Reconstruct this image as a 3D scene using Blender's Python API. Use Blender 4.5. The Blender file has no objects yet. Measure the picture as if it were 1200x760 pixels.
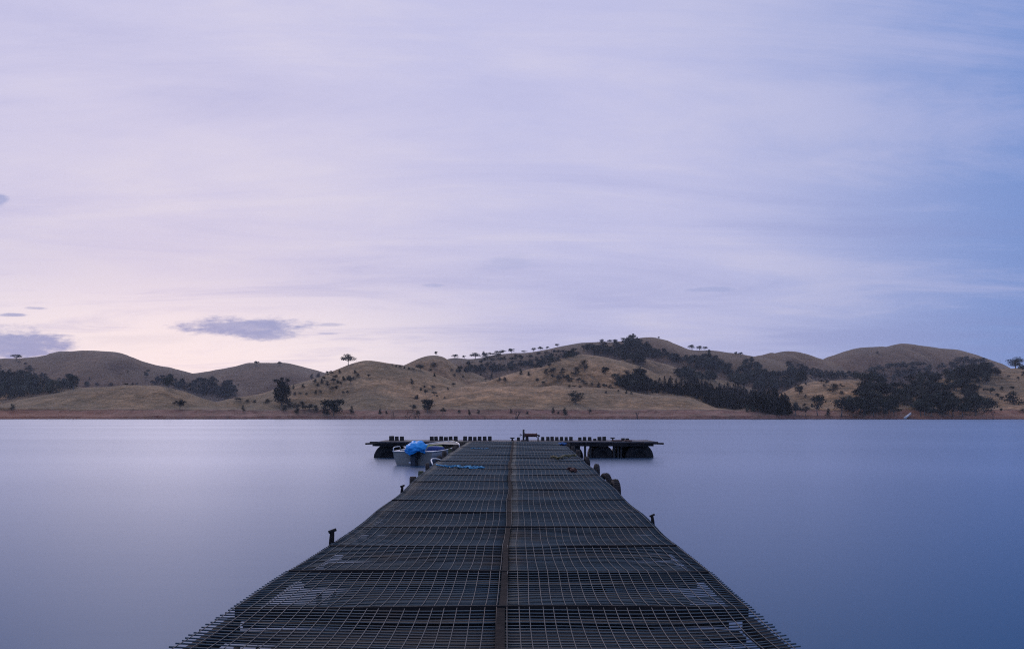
import bpy, math, random
import numpy as np
from mathutils import Vector, Matrix, noise as mnoise

random.seed(7)
rng = np.random.default_rng(11)
S = bpy.context.scene
COL = S.collection
F, CX, HY, EYE = 919.0, 600.0, 487.0, 1.42      # focal length in photo pixels, principal column, horizon row, eye height


# ------------------------------------------------------------------ helpers
class MB:
    def __init__(s):
        s.v, s.f, s.m = [], [], []

    def add(s, vs, fs, mi=0):
        o = len(s.v)
        s.v += [tuple(p) for p in vs]
        s.f += [tuple(i + o for i in f) for f in fs]
        s.m += [mi] * len(fs)

    def box(s, c, d, rot=None, mi=0, taper=1.0, bev=0.0):
        hx, hy, hz = d[0] / 2, d[1] / 2, d[2] / 2
        vs = []
        for z in (-1, 1):
            k = taper if z > 0 else 1.0
            for x, y in ((-1, -1), (1, -1), (1, 1), (-1, 1)):
                vs.append(Vector((x * hx * k, y * hy * k, z * hz)))
        if rot is not None:
            vs = [rot @ p for p in vs]
        c = Vector(c)
        s.add([p + c for p in vs], [(3, 2, 1, 0), (4, 5, 6, 7), (0, 1, 5, 4), (1, 2, 6, 5), (2, 3, 7, 6), (3, 0, 4, 7)], mi)

    def tube(s, pts, rad, n=6, mi=0, cap=True):
        pts = [Vector(p) for p in pts]
        if not hasattr(rad, '__len__'):
            rad = [rad] * len(pts)
        vs, fs = [], []
        up = None
        for i, p in enumerate(pts):
            a = pts[max(i - 1, 0)]
            b = pts[min(i + 1, len(pts) - 1)]
            d = (b - a)
            if d.length < 1e-9:
                d = Vector((0, 0, 1))
            d.normalize()
            if up is None:
                up = Vector((0, 0, 1)) if abs(d.z) < 0.9 else Vector((1, 0, 0))
            e = d.cross(up)
            if e.length < 1e-6:
                e = d.orthogonal()
            e.normalize()
            g = e.cross(d)
            up = g
            for k in range(n):
                t = 2 * math.pi * k / n
                vs.append(p + (e * math.cos(t) + g * math.sin(t)) * rad[i])
        for i in range(len(pts) - 1):
            for k in range(n):
                a = i * n + k
                b = i * n + (k + 1) % n
                fs.append((a, b, b + n, a + n))
        if cap:
            fs.append(tuple(range(n - 1, -1, -1)))
            o = (len(pts) - 1) * n
            fs.append(tuple(o + k for k in range(n)))
        s.add(vs, fs, mi)

    def lathe(s, prof, axis_m, n=24, mi=0):
        """prof: list of (radius, along); axis_m: matrix taking local z to the axis"""
        vs, fs = [], []
        for r, h in prof:
            for k in range(n):
                t = 2 * math.pi * k / n
                vs.append(axis_m @ Vector((r * math.cos(t), r * math.sin(t), h)))
        for i in range(len(prof) - 1):
            for k in range(n):
                a = i * n + k
                b = i * n + (k + 1) % n
                fs.append((a, b, b + n, a + n))
        s.add(vs, fs, mi)

    def mesh(s, name, mats, smooth=False):
        me = bpy.data.meshes.new(name)
        me.from_pydata(s.v, [], s.f)
        for m in mats if isinstance(mats, (list, tuple)) else [mats]:
            me.materials.append(m)
        if any(s.m):
            me.polygons.foreach_set('material_index', s.m)
        if smooth:
            me.polygons.foreach_set('use_smooth', [True] * len(me.polygons))
        me.update()
        return me

    def build(s, name, mats, parent=None, smooth=False, bevel=0.0):
        o = bpy.data.objects.new(name, s.mesh(name, mats, smooth))
        COL.objects.link(o)
        if parent is not None:
            o.parent = parent
        if bevel:
            b = o.modifiers.new('bevel', 'BEVEL')
            b.width = bevel
            b.segments = 2
            b.limit_method = 'ANGLE'
        return o


def tag(o, label=None, cat=None, group=None, kind=None):
    if label:
        o['label'] = label
    if cat:
        o['category'] = cat
    if group:
        o['group'] = group
    if kind:
        o['kind'] = kind
    return o


def empty(name, loc=(0, 0, 0), rz=0.0):
    o = bpy.data.objects.new(name, None)
    o.empty_display_size = 0.2
    COL.objects.link(o)
    o.location = loc
    o.rotation_euler = (0, 0, rz)
    return o


def np_mesh(name, v, f, mats, mi=None, smooth=False):
    me = bpy.data.meshes.new(name)
    k = f.shape[1]
    me.vertices.add(len(v))
    me.vertices.foreach_set('co', np.ascontiguousarray(v, dtype=np.float32).ravel())
    me.loops.add(f.size)
    me.loops.foreach_set('vertex_index', np.ascontiguousarray(f, dtype=np.int32).ravel())
    me.polygons.add(len(f))
    me.polygons.foreach_set('loop_start', np.arange(0, f.size, k, dtype=np.int32))
    for m in mats:
        me.materials.append(m)
    if mi is not None:
        me.polygons.foreach_set('material_index', np.ascontiguousarray(mi, dtype=np.int32))
    if smooth:
        me.polygons.foreach_set('use_smooth', np.ones(len(f), dtype=bool))
    me.update(calc_edges=True)
    me.validate()
    return me


# ------------------------------------------------------------------ materials
def new_mat(name):
    m = bpy.data.materials.new(name)
    m.use_nodes = True
    nt = m.node_tree
    return m, nt, nt.nodes['Principled BSDF']


def nd(nt, t, **kw):
    n = nt.nodes.new(t)
    for k, v in kw.items():
        setattr(n, k, v)
    return n


def ramp(nt, stops):
    r = nd(nt, 'ShaderNodeValToRGB')
    e = r.color_ramp.elements
    while len(e) < len(stops):
        e.new(0.5)
    for i, (p, c) in enumerate(stops):
        e[i].position = p
        e[i].color = (*c, 1)
    return r


def mottled(name, stops, scale=8.0, rough=0.7, metal=0.0, detail=6.0, bump=0.0, bscale=None, stretch=(1, 1, 1), spec=0.5, rand=0.0):
    m, nt, b = new_mat(name)
    tc = nd(nt, 'ShaderNodeTexCoord')
    mp = nd(nt, 'ShaderNodeMapping')
    mp.inputs['Scale'].default_value = stretch
    nt.links.new(tc.outputs['Object'], mp.inputs['Vector'])
    n = nd(nt, 'ShaderNodeTexNoise')
    n.inputs['Scale'].default_value = scale
    n.inputs['Detail'].default_value = detail
    n.inputs['Roughness'].default_value = 0.65
    nt.links.new(mp.outputs[0], n.inputs['Vector'])
    r = ramp(nt, stops)
    nt.links.new(n.outputs['Fac'], r.inputs[0])
    src = r.outputs[0]
    if rand:
        oi = nd(nt, 'ShaderNodeObjectInfo')
        hs = nd(nt, 'ShaderNodeHueSaturation')
        mr = nd(nt, 'ShaderNodeMapRange')
        mr.inputs['To Min'].default_value = 1 - rand
        mr.inputs['To Max'].default_value = 1 + rand
        nt.links.new(oi.outputs['Random'], mr.inputs['Value'])
        nt.links.new(mr.outputs[0], hs.inputs['Value'])
        nt.links.new(src, hs.inputs['Color'])
        src = hs.outputs[0]
    nt.links.new(src, b.inputs['Base Color'])
    b.inputs['Roughness'].default_value = rough
    b.inputs['Metallic'].default_value = metal
    b.inputs['Specular IOR Level'].default_value = spec
    if bump:
        n2 = nd(nt, 'ShaderNodeTexNoise')
        n2.inputs['Scale'].default_value = bscale or scale * 3
        n2.inputs['Detail'].default_value = 5
        nt.links.new(mp.outputs[0], n2.inputs['Vector'])
        bp = nd(nt, 'ShaderNodeBump')
        bp.inputs['Strength'].default_value = bump
        bp.inputs['Distance'].default_value = 0.02
        nt.links.new(n2.outputs['Fac'], bp.inputs['Height'])
        nt.links.new(bp.outputs[0], b.inputs['Normal'])
    return m


M = {}
M['rod'] = mottled('rusty_rod', [(0.3, (0.040, 0.078, 0.102)), (0.55, (0.046, 0.072, 0.088)), (0.72, (0.075, 0.058, 0.048))], scale=1.6, rough=0.42, spec=0.7, metal=0.15)  # same steel as the wires, darkened for catching less sky light
M['wire'] = mottled('skylit_galvanised_wire', [(0.3, (0.065, 0.065, 0.065)), (0.55, (0.125, 0.12, 0.115)), (0.75, (0.12, 0.08, 0.06))], scale=2.2, rough=0.6, spec=0.3)  # colour lightened for sky light caught along the wire tops
M['beam'] = mottled('dark_steel', [(0.3, (0.013, 0.013, 0.015)), (0.6, (0.026, 0.023, 0.023)), (0.75, (0.05, 0.031, 0.024))], scale=6, rough=0.8, bump=0.3, spec=0.2)
M['rust'] = mottled('rusty_strip', [(0.3, (0.010, 0.009, 0.010)), (0.55, (0.020, 0.017, 0.017)), (0.75, (0.045, 0.030, 0.025))], scale=14, rough=0.9, bump=0.6, spec=0.12)
M['plank'] = mottled('weathered_plank', [(0.3, (0.020, 0.018, 0.018)), (0.55, (0.040, 0.035, 0.033)), (0.75, (0.066, 0.058, 0.055))], scale=5, rough=0.85, stretch=(0.25, 3, 3), bump=0.4)
M['deckboard'] = mottled('deck_boards', [(0.3, (0.055, 0.05, 0.055)), (0.6, (0.11, 0.10, 0.105)), (0.78, (0.16, 0.12, 0.11))], scale=5, rough=0.8, stretch=(0.3, 3, 3), bump=0.3)
M['rubber'] = mottled('black_rubber', [(0.3, (0.012, 0.012, 0.013)), (0.7, (0.035, 0.032, 0.032))], scale=9, rough=0.7, bump=0.2)
M['rubberbrown'] = mottled('muddy_rubber', [(0.3, (0.010, 0.009, 0.010)), (0.6, (0.028, 0.022, 0.021)), (0.8, (0.06, 0.045, 0.04))], scale=7, rough=0.85, bump=0.3)
M['plastic'] = mottled('black_float_plastic', [(0.3, (0.006, 0.006, 0.007)), (0.7, (0.018, 0.016, 0.016))], scale=4, rough=0.55, spec=0.25, bump=0.1)
M['timber'] = mottled('old_timber', [(0.3, (0.03, 0.023, 0.018)), (0.6, (0.075, 0.055, 0.042)), (0.8, (0.14, 0.11, 0.09))], scale=6, rough=0.9, stretch=(3, 3, 0.6), bump=0.5)
M['mossy'] = mottled('mossy_timber', [(0.3, (0.04, 0.045, 0.025)), (0.6, (0.11, 0.11, 0.06)), (0.8, (0.16, 0.14, 0.09))], scale=9, rough=0.9, bump=0.5)
M['stub'] = mottled('stub_post_paint', [(0.35, (0.018, 0.016, 0.017)), (0.6, (0.034, 0.028, 0.027)), (0.8, (0.07, 0.04, 0.03))], scale=9, rough=0.75)
M['redrust'] = mottled('red_rust', [(0.3, (0.05, 0.022, 0.018)), (0.7, (0.12, 0.05, 0.04))], scale=8, rough=0.8)
M['alu'] = mottled('dull_aluminium', [(0.3, (0.17, 0.16, 0.14)), (0.6, (0.28, 0.268, 0.235)), (0.8, (0.19, 0.16, 0.125))], scale=3.5, rough=0.55, metal=0.0, stretch=(1, 1, 3))
M['alubright'] = mottled('bright_aluminium', [(0.3, (0.55, 0.55, 0.56)), (0.7, (0.74, 0.74, 0.75))], scale=6, rough=0.4, metal=0.3)
M['inside'] = mottled('boat_inside', [(0.3, (0.30, 0.31, 0.33)), (0.7, (0.45, 0.46, 0.48))], scale=5, rough=0.6, metal=0.2)
M['tarp'] = mottled('blue_tarp', [(0.3, (0.01, 0.24, 0.70)), (0.7, (0.03, 0.45, 0.92))], scale=7, rough=0.45, bump=0.7, bscale=9)
M['motor'] = mottled('motor_grey', [(0.3, (0.018, 0.022, 0.032)), (0.7, (0.045, 0.052, 0.066))], scale=8, rough=0.4)
M['bluebag'] = mottled('navy_cloth', [(0.3, (0.008, 0.03, 0.14)), (0.7, (0.015, 0.055, 0.22))], scale=8, rough=0.7)
M['limecloth'] = mottled('lime_cloth', [(0.3, (0.16, 0.24, 0.05)), (0.7, (0.36, 0.44, 0.16))], scale=8, rough=0.8)
M['cyanrope'] = mottled('cyan_rope', [(0.3, (0.015, 0.15, 0.33)), (0.7, (0.08, 0.36, 0.54))], scale=30, rough=0.7)
M['bluerope'] = mottled('blue_rope', [(0.3, (0.01, 0.08, 0.26)), (0.7, (0.02, 0.16, 0.42))], scale=30, rough=0.7)
M['oliverope'] = mottled('olive_rope', [(0.3, (0.07, 0.06, 0.025)), (0.7, (0.16, 0.14, 0.06))], scale=30, rough=0.8)
M['white'] = mottled('white_paint', [(0.3, (0.62, 0.62, 0.62)), (0.7, (0.8, 0.8, 0.8))], scale=5, rough=0.5)
M['bark'] = mottled('bark', [(0.3, (0.10, 0.088, 0.078)), (0.7, (0.28, 0.25, 0.22))], scale=2, rough=0.9)
M['deadwood'] = mottled('dead_wood', [(0.3, (0.02, 0.018, 0.018)), (0.7, (0.055, 0.05, 0.048))], scale=2, rough=0.9)
M['pole'] = mottled('pole_wood', [(0.3, (0.06, 0.06, 0.06)), (0.7, (0.12, 0.12, 0.12))], scale=2, rough=0.9)


def leaf_mat(name, a, b_, c):
    return mottled(name, [(0.3, a), (0.52, b_), (0.75, c)], scale=0.55, rough=0.8, spec=0.15, rand=0.3, detail=3)


M['gum'] = leaf_mat('gum_leaves', (0.026, 0.033, 0.028), (0.056, 0.064, 0.050), (0.10, 0.108, 0.082))
M['darkleaf'] = leaf_mat('dark_leaves', (0.017, 0.023, 0.019), (0.036, 0.043, 0.033), (0.062, 0.070, 0.052))
M['olive'] = leaf_mat('olive_leaves', (0.042, 0.050, 0.040), (0.085, 0.094, 0.070), (0.13, 0.138, 0.105))
M['pine'] = leaf_mat('pine_needles', (0.008, 0.011, 0.009), (0.013, 0.017, 0.012), (0.022, 0.027, 0.019))
M['paleleaf'] = leaf_mat('pale_leaves', (0.05, 0.062, 0.042), (0.075, 0.09, 0.06), (0.10, 0.115, 0.08))


# ------------------------------------------------------------------ value noise
_perm = rng.random((256, 256))


def vnoise(x, y):
    xi = np.floor(x).astype(int)
    yi = np.floor(y).astype(int)
    fx, fy = x - xi, y - yi
    fx = fx * fx * fx * (fx * (fx * 6 - 15) + 10)
    fy = fy * fy * fy * (fy * (fy * 6 - 15) + 10)
    g = lambda a, b: _perm[a & 255, b & 255]
    a = g(xi, yi) * (1 - fx) + g(xi + 1, yi) * fx
    b = g(xi, yi + 1) * (1 - fx) + g(xi + 1, yi + 1) * fx
    return (a * (1 - fy) + b * fy) * 2 - 1


def fbm(x, y, o=4):
    t, a = 0, 1.0
    for i in range(o):
        t = t + a * vnoise(x * 2 ** i + 17.3 * i, y * 2 ** i + 9.1 * i)
        a *= 0.5
    return t


# ------------------------------------------------------------------ terrain: rounded hills set out as ridges at their distances
# each ridge: distance of its crest, front slope length, back slope length, crest line (photo column, photo row)
RIDGES = [
    # low grassy hill by the shore, far left
    (402, 66, 85, [(-400, 470), (-150, 474), (0, 471), (50, 462), (100, 455), (150, 452), (185, 453), (230, 463), (280, 471), (320, 476), (350, 481), (390, 487), (430, 492)]),
    # hill below the lone tree
    (480, 130, 110, [(180, 492), (230, 476), (280, 459), (322, 447), (373, 434), (400, 427), (429, 423), (457, 428), (480, 432), (510, 440), (545, 452), (590, 480), (620, 492)]),
    (428, 85, 80, [(300, 492), (340, 475), (373, 463), (400, 455), (425, 447), (445, 446), (480, 452), (520, 463), (560, 478), (590, 492)]),
    # front middle hill
    (425, 85, 90, [(400, 492), (440, 476), (480, 464), (510, 453), (540, 447), (580, 446), (610, 448), (640, 452), (680, 454), (718, 456), (753, 460), (800, 462), (820, 468), (840, 477), (880, 484), (920, 489), (960, 493)]),
    # central hill
    (525, 130, 120, [(520, 470), (545, 450), (565, 440), (590, 433), (613, 427), (637, 423), (665, 416), (683, 414), (707, 417), (730, 423), (753, 430), (777, 441), (798, 447), (830, 458), (860, 468), (900, 485)]),
    # spur right of centre
    (650, 140, 120, [(660, 440), (700, 425), (740, 418), (760, 417), (780, 421), (798, 428), (816, 435), (840, 441), (860, 447), (900, 460), (940, 480)]),
    # knob
    (640, 130, 110, [(420, 450), (450, 434), (473, 425), (484, 421), (496, 417), (507, 415), (517, 416), (528, 420), (545, 427), (570, 438), (600, 455)]),
    # long back ridge
    (800, 200, 170, [(480, 440), (510, 424), (528, 419.5), (539, 418), (553, 417), (567, 413), (584, 411), (613, 410), (637, 406), (660, 400.5), (683, 398), (702, 400), (725, 400), (744, 396), (763, 394), (777, 397), (798, 403), (808, 408), (828, 409), (850, 413), (872, 417), (900, 423), (950, 434), (1000, 450)]),
    # right middle hill
    (850, 180, 150, [(800, 440), (840, 430), (865, 422), (884, 417), (904, 411), (930, 409), (948, 413), (966, 417.5), (980, 424), (998, 435), (1020, 446), (1060, 465)]),
    # far right hill
    (950, 220, 170, [(900, 440), (940, 427), (968, 416.5), (980, 413), (1000, 408), (1020, 405), (1040, 404), (1056, 403), (1072, 405), (1090, 408.5), (1120, 409.6), (1132, 412), (1148, 417), (1164, 423), (1180, 429), (1210, 438), (1300, 450)]),
    # right near hill under the wood
    (520, 160, 130, [(970, 485), (1000, 472), (1020, 463), (1040, 453), (1080, 443), (1120, 434), (1150, 429), (1170, 426.5), (1200, 425.5), (1250, 422), (1350, 418), (1500, 430), (1800, 440)]),
    (465, 95, 90, [(850, 488), (880, 477), (900, 466), (920, 456), (940, 447), (960, 444), (1000, 444), (1040, 450), (1080, 462), (1120, 478), (1150, 490)]),
    # low spur at the right shore
    (385, 48, 60, [(1080, 492), (1120, 486), (1160, 479), (1200, 472), (1250, 467), (1350, 464), (1500, 470), (1800, 478)]),
    # left back hills
    (900, 220, 170, [(-500, 430), (-200, 422), (-60, 417), (0, 419.5), (15, 421), (32, 420), (62, 413), (95, 409.5), (110, 409), (135, 410.5), (150, 414.5), (165, 420.5), (180, 422.5), (197, 424.5), (210, 428), (222, 432), (245, 440), (290, 455)]),
    (1000, 240, 170, [(140, 452), (190, 440), (222, 433), (242, 431), (265, 427.5), (282, 426), (300, 426), (334, 426), (350, 428.5), (369, 433), (395, 440), (450, 455)]),
    (610, 140, 120, [(-400, 440), (-100, 432), (0, 437), (50, 446), (100, 455), (150, 461), (220, 464), (300, 470), (360, 485)]),
]


def shore_Y(px):
    return 330 + 5 * np.sin(px * 0.021) + 4 * np.sin(px * 0.0073 + 1.0) + 3.0 * vnoise(px * 0.045, px * 0 + 3.3)


def terrain(px, Y):
    """ground height at photo column px (a direction) and depth Y"""
    px = np.asarray(px, float)
    Y = np.asarray(Y, float)
    X = (px - CX) / F * Y
    s = Y - shore_Y(px)
    lip = 4.4 + 0.8 * vnoise(px * 0.016, px * 0 + 8.1) + 0.25 * vnoise(px * 0.11, px * 0 + 5.1)
    t = np.clip(s / 10.0, -3, 1)
    base = np.where(t < 0, t * 2.2, lip * (t * 0.85 + 0.15 * t ** 3))
    base = base + np.clip(s - 10, 0, 1e9) * 0.006
    stack = [base]
    for D, wf, wb, pts in RIDGES:
        xs = [p[0] for p in pts]
        ys = [p[1] for p in pts]
        crest = np.interp(px, xs, ys)
        # soften the crest line a little between the given points
        crest = 0.5 * crest + 0.25 * (np.interp(px - 6, xs, ys) + np.interp(px + 6, xs, ys))
        h = EYE + (HY - crest) / F * D
        h = np.maximum(h, -6)
        d = (Y - D) / np.where(Y < D, wf, wb)
        d = np.clip(np.abs(d), 0, 1)
        prof = 0.5 + 0.5 * np.cos(math.pi * d)
        prof = 0.65 * prof + 0.35 * (1 - d * d)
        edge = np.clip(np.minimum(px - xs[0], xs[-1] - px) / 40.0, 0, 1)
        stack.append(np.where(edge > 0, (h - 2.0) * prof + 2.0 * edge * prof, -5) * 1.0)
    st = np.stack(stack)
    k = 0.9
    mx = st.max(axis=0)
    z = mx + k * np.log(np.exp((st - mx) / k).sum(axis=0)) - 0.25 * k
    inland = np.clip((s - 14) / 60, 0, 1)
    z = z + inland * (1.5 * fbm(X / 60 + 3, Y / 60 + 1, 4) + 1.2 * vnoise(X / 110, Y / 60 + 4))
    z = z - inland * 5.0 * np.clip(1 - 2.4 * np.abs(vnoise(X / 62 + 0.35 * vnoise(X / 40, Y / 40), Y / 190 + 7)), 0, 1)
    sh = np.clip(1 - np.abs(s - 5) / 9, 0, 1)
    z = z + sh * 0.28 * fbm(X / 5, Y / 5, 3)
    return np.where(s < 0, base, z)


NC, UMAX = 1100, 1.25
cols = np.linspace(-UMAX, UMAX, NC)
cols = np.sign(cols) * (0.62 * np.abs(cols) + 0.38 * UMAX * (np.abs(cols) / UMAX) ** 3)
rows = np.concatenate([np.arange(300, 350, 1.2), np.arange(350, 480, 2.2), np.arange(480, 720, 4), np.arange(720, 1300, 9)])
NR = len(rows)
UU, YY = np.meshgrid(cols, rows)
ZZ = terrain(UU * F + CX, YY)
vv = np.stack([UU * YY, YY, ZZ], -1).reshape(-1, 3)
idx = np.arange(NR * NC).reshape(NR, NC)
ff = np.stack([idx[:-1, :-1], idx[:-1, 1:], idx[1:, 1:], idx[1:, :-1]], -1).reshape(-1, 4)

# grass and bank material
m, nt, b = new_mat('dry_grass_hills')
L = nt.links.new
geo = nd(nt, 'ShaderNodeNewGeometry')
sep = nd(nt, 'ShaderNodeSeparateXYZ')
L(geo.outputs['Position'], sep.inputs[0])


def tnoise(scale, detail=5, rough=0.6, stretch=None):
    n = nd(nt, 'ShaderNodeTexNoise')
    n.inputs['Scale'].default_value = scale
    n.inputs['Detail'].default_value = detail
    n.inputs['Roughness'].default_value = rough
    if stretch:
        mp = nd(nt, 'ShaderNodeMapping')
        mp.inputs['Scale'].default_value = stretch
        L(geo.outputs['Position'], mp.inputs['Vector'])
        L(mp.outputs[0], n.inputs['Vector'])
    else:
        L(geo.outputs['Position'], n.inputs['Vector'])
    return n


def math_(op, a, b_=None, c=None, clamp=False):
    n = nd(nt, 'ShaderNodeMath', operation=op, use_clamp=clamp)
    for i, v in enumerate((a, b_, c)):
        if v is None:
            continue
        if isinstance(v, (int, float)):
            n.inputs[i].default_value = v
        else:
            L(v, n.inputs[i])
    return n.outputs[0]


def mixc(fac, a, b_, mode='MIX'):
    n = nd(nt, 'ShaderNodeMix', data_type='RGBA', blend_type=mode)
    for sock, v in ((n.inputs['Factor'], fac), (n.inputs['A'], a), (n.inputs['B'], b_)):
        if isinstance(v, tuple):
            sock.default_value = (*v, 1)
        elif isinstance(v, (int, float)):
            sock.default_value = v
        else:
            L(v, sock)
    return n.outputs['Result']


big = tnoise(0.012, 4)
mid = tnoise(0.09, 6, 0.7)
fine = tnoise(0.5, 5, 0.75)
straw = ramp(nt, [(0.30, (0.085, 0.056, 0.024)), (0.47, (0.215, 0.136, 0.074)), (0.62, (0.385, 0.262, 0.160))])
L(mid.outputs['Fac'], straw.inputs[0])
tone = ramp(nt, [(0.34, (0.42, 0.45, 0.44)), (0.66, (1.20, 1.08, 0.98))])
L(big.outputs['Fac'], tone.inputs[0])
g1 = mixc(1.0, straw.outputs[0], tone.outputs[0], 'MULTIPLY')
ft = ramp(nt, [(0.34, (0.36, 0.36, 0.35)), (0.62, (1.32, 1.30, 1.26))])
L(fine.outputs['Fac'], ft.inputs[0])
g2 = mixc(0.9, g1, ft.outputs[0], 'MULTIPLY')
# sheep tracks following the contours
wob = tnoise(0.035, 4)
track = math_('SINE', math_('ADD', math_('MULTIPLY', sep.outputs['Z'], 2.6), math_('MULTIPLY', wob.outputs['Fac'], 40)))
tr = ramp(nt, [(0.0, (0.62, 0.61, 0.60)), (0.5, (1, 1, 1)), (1.0, (1.08, 1.06, 1.04))])
L(math_('MULTIPLY_ADD', track, 0.5, 0.5), tr.inputs[0])
g3 = mixc(0.7, g2, tr.outputs[0], 'MULTIPLY')
# low scrubby dark speckle
spk = tnoise(0.22, 3, 0.6)
spm = ramp(nt, [(0.59, (0, 0, 0)), (0.68, (1, 1, 1))])
L(spk.outputs['Fac'], spm.inputs[0])
g4 = mixc(math_('MULTIPLY', spm.outputs[0], 0.55), g3, (0.075, 0.066, 0.042))
# grass tone by position: darker and browner on the far hills, greener brown on the low left hill
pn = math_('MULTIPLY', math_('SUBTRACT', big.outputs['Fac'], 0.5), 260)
far_tone = math_('MULTIPLY', math_('SUBTRACT', math_('ADD', sep.outputs['Y'], pn), 560), 0.0055, clamp=True)
g4 = mixc(math_('MULTIPLY', far_tone, 0.78), g4, mixc(0.5, (0.105, 0.066, 0.064), g4, 'MULTIPLY'))
lx = math_('MULTIPLY', math_('SUBTRACT', -110, math_('ADD', sep.outputs['X'], math_('MULTIPLY', pn, 0.15))), 0.03, clamp=True)
ly = math_('MULTIPLY', math_('SUBTRACT', 470, sep.outputs['Y']), 0.03, clamp=True)
g4 = mixc(math_('MULTIPLY', math_('MULTIPLY', lx, ly), 0.22), g4, mixc(0.45, (0.115, 0.095, 0.052), g4, 'MULTIPLY'))
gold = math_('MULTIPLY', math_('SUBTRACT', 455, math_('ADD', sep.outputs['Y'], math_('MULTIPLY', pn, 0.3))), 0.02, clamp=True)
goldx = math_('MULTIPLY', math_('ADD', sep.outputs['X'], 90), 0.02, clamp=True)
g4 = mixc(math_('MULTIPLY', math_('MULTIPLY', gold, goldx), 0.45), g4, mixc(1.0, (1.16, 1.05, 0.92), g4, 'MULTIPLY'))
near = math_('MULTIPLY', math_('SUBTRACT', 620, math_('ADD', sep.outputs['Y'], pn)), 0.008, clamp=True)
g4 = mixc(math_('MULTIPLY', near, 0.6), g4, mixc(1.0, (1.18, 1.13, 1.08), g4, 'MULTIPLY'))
# bare bank below the old water line
bn = tnoise(0.25, 6, 0.7)
bank = ramp(nt, [(0.3, (0.11, 0.068, 0.055)), (0.5, (0.20, 0.096, 0.076)), (0.7, (0.29, 0.155, 0.125))])
L(bn.outputs['Fac'], bank.inputs[0])
redside = math_('MULTIPLY', math_('SUBTRACT', math_('ABSOLUTE', sep.outputs['X']), 120), 0.010, clamp=True)
bank2 = mixc(math_('MULTIPLY', redside, 0.75), bank.outputs[0], (0.30, 0.12, 0.075))
strata = tnoise(0.12, 4, 0.6, (0.25, 0.25, 6.0))
st_r = ramp(nt, [(0.35, (0.6, 0.6, 0.6)), (0.6, (1.1, 1.1, 1.1))])
L(strata.outputs['Fac'], st_r.inputs[0])
bank3 = mixc(0.7, bank2, st_r.outputs[0], 'MULTIPLY')
ln = tnoise(0.06, 5, 0.7)
zl = math_('SUBTRACT', sep.outputs['Z'], math_('MULTIPLY_ADD', ln.outputs['Fac'], 2.6, 2.9))
isg = math_('MULTIPLY_ADD', zl, 2.2, 0.5, clamp=True)
lipf = math_('SUBTRACT', 1.0, math_('MULTIPLY', math_('ABSOLUTE', math_('ADD', zl, 0.1)), 2.6), clamp=True)
c1 = mixc(isg, bank3, g4)
c2 = mixc(math_('MULTIPLY', lipf, 0.7), c1, (0.045, 0.034, 0.028))
wet = math_('SUBTRACT', 1.0, math_('MULTIPLY', sep.outputs['Z'], 2.2), clamp=True)
c3 = mixc(math_('MULTIPLY', wet, 0.75), c2, (0.03, 0.024, 0.022))
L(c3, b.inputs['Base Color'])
b.inputs['Roughness'].default_value = 0.95
b.inputs['Specular IOR Level'].default_value = 0.05
b.inputs['Sheen Weight'].default_value = 0.6
b.inputs['Sheen Roughness'].default_value = 0.35
b.inputs['Sheen Tint'].default_value = (0.85, 0.68, 0.45, 1)
bp = nd(nt, 'ShaderNodeBump')
bp.inputs['Strength'].default_value = 0.9
bp.inputs['Distance'].default_value = 2.0
L(mid.outputs['Fac'], bp.inputs['Height'])
bp2 = nd(nt, 'ShaderNodeBump')
bp2.inputs['Strength'].default_value = 0.5
bp2.inputs['Distance'].default_value = 0.5
L(fine.outputs['Fac'], bp2.inputs['Height'])
L(bp.outputs[0], bp2.inputs['Normal'])
L(bp2.outputs[0], b.inputs['Normal'])
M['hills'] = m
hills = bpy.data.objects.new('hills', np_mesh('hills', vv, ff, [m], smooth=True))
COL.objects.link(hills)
tag(hills, 'rolling dry grass hills behind the bare red brown bank of the lake', kind='structure')


def ground_at(px, py):
    """first ground point met by the sight line through photo pixel (px, py); the skyline point if it passes over"""
    Ys = np.arange(322, 1150, 1.0)
    zs = terrain(np.full_like(Ys, px), Ys)
    row = HY - (zs - EYE) / Ys * F
    hit = np.nonzero(row <= py)[0]
    i = hit[0] if len(hit) else int(np.argmin(row))
    Y = Ys[i]
    return Vector(((px - CX) / F * Y, Y, zs[i]))


# ------------------------------------------------------------------ lake water
m, nt, b = new_mat('lake_water')
L = nt.links.new
nt.nodes.remove(b)
body = nd(nt, 'ShaderNodeBsdfDiffuse')
body.inputs['Color'].default_value = (0.001, 0.060, 0.140, 1)
face = nd(nt, 'ShaderNodeBsdfGlossy', distribution='MULTI_GGX')
face.inputs['Color'].default_value = (0.68, 0.74, 0.88, 1)
face.inputs['Roughness'].default_value = 0.29
geo = nd(nt, 'ShaderNodeNewGeometry')
mpw = nd(nt, 'ShaderNodeMapping')
mpw.inputs['Scale'].default_value = (0.012, 0.07, 1)
L(geo.outputs['Position'], mpw.inputs['Vector'])
nw = nd(nt, 'ShaderNodeTexNoise')
nw.inputs['Scale'].default_value = 1.0
nw.inputs['Detail'].default_value = 5
L(mpw.outputs[0], nw.inputs['Vector'])
mrw = nd(nt, 'ShaderNodeMapRange')
mrw.inputs['From Min'].default_value = 0.3
mrw.inputs['From Max'].default_value = 0.7
mrw.inputs['To Min'].default_value = 0.225
mrw.inputs['To Max'].default_value = 0.26
L(nw.outputs['Fac'], mrw.inputs['Value'])
L(mrw.outputs[0], face.inputs['Roughness'])
fr = nd(nt, 'ShaderNodeFresnel')
fr.inputs['IOR'].default_value = 1.333
mxs = nd(nt, 'ShaderNodeMixShader')
cap = nd(nt, 'ShaderNodeMath', operation='MINIMUM')
cap.inputs[1].default_value = 0.70
L(fr.outputs[0], cap.inputs[0])
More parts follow.
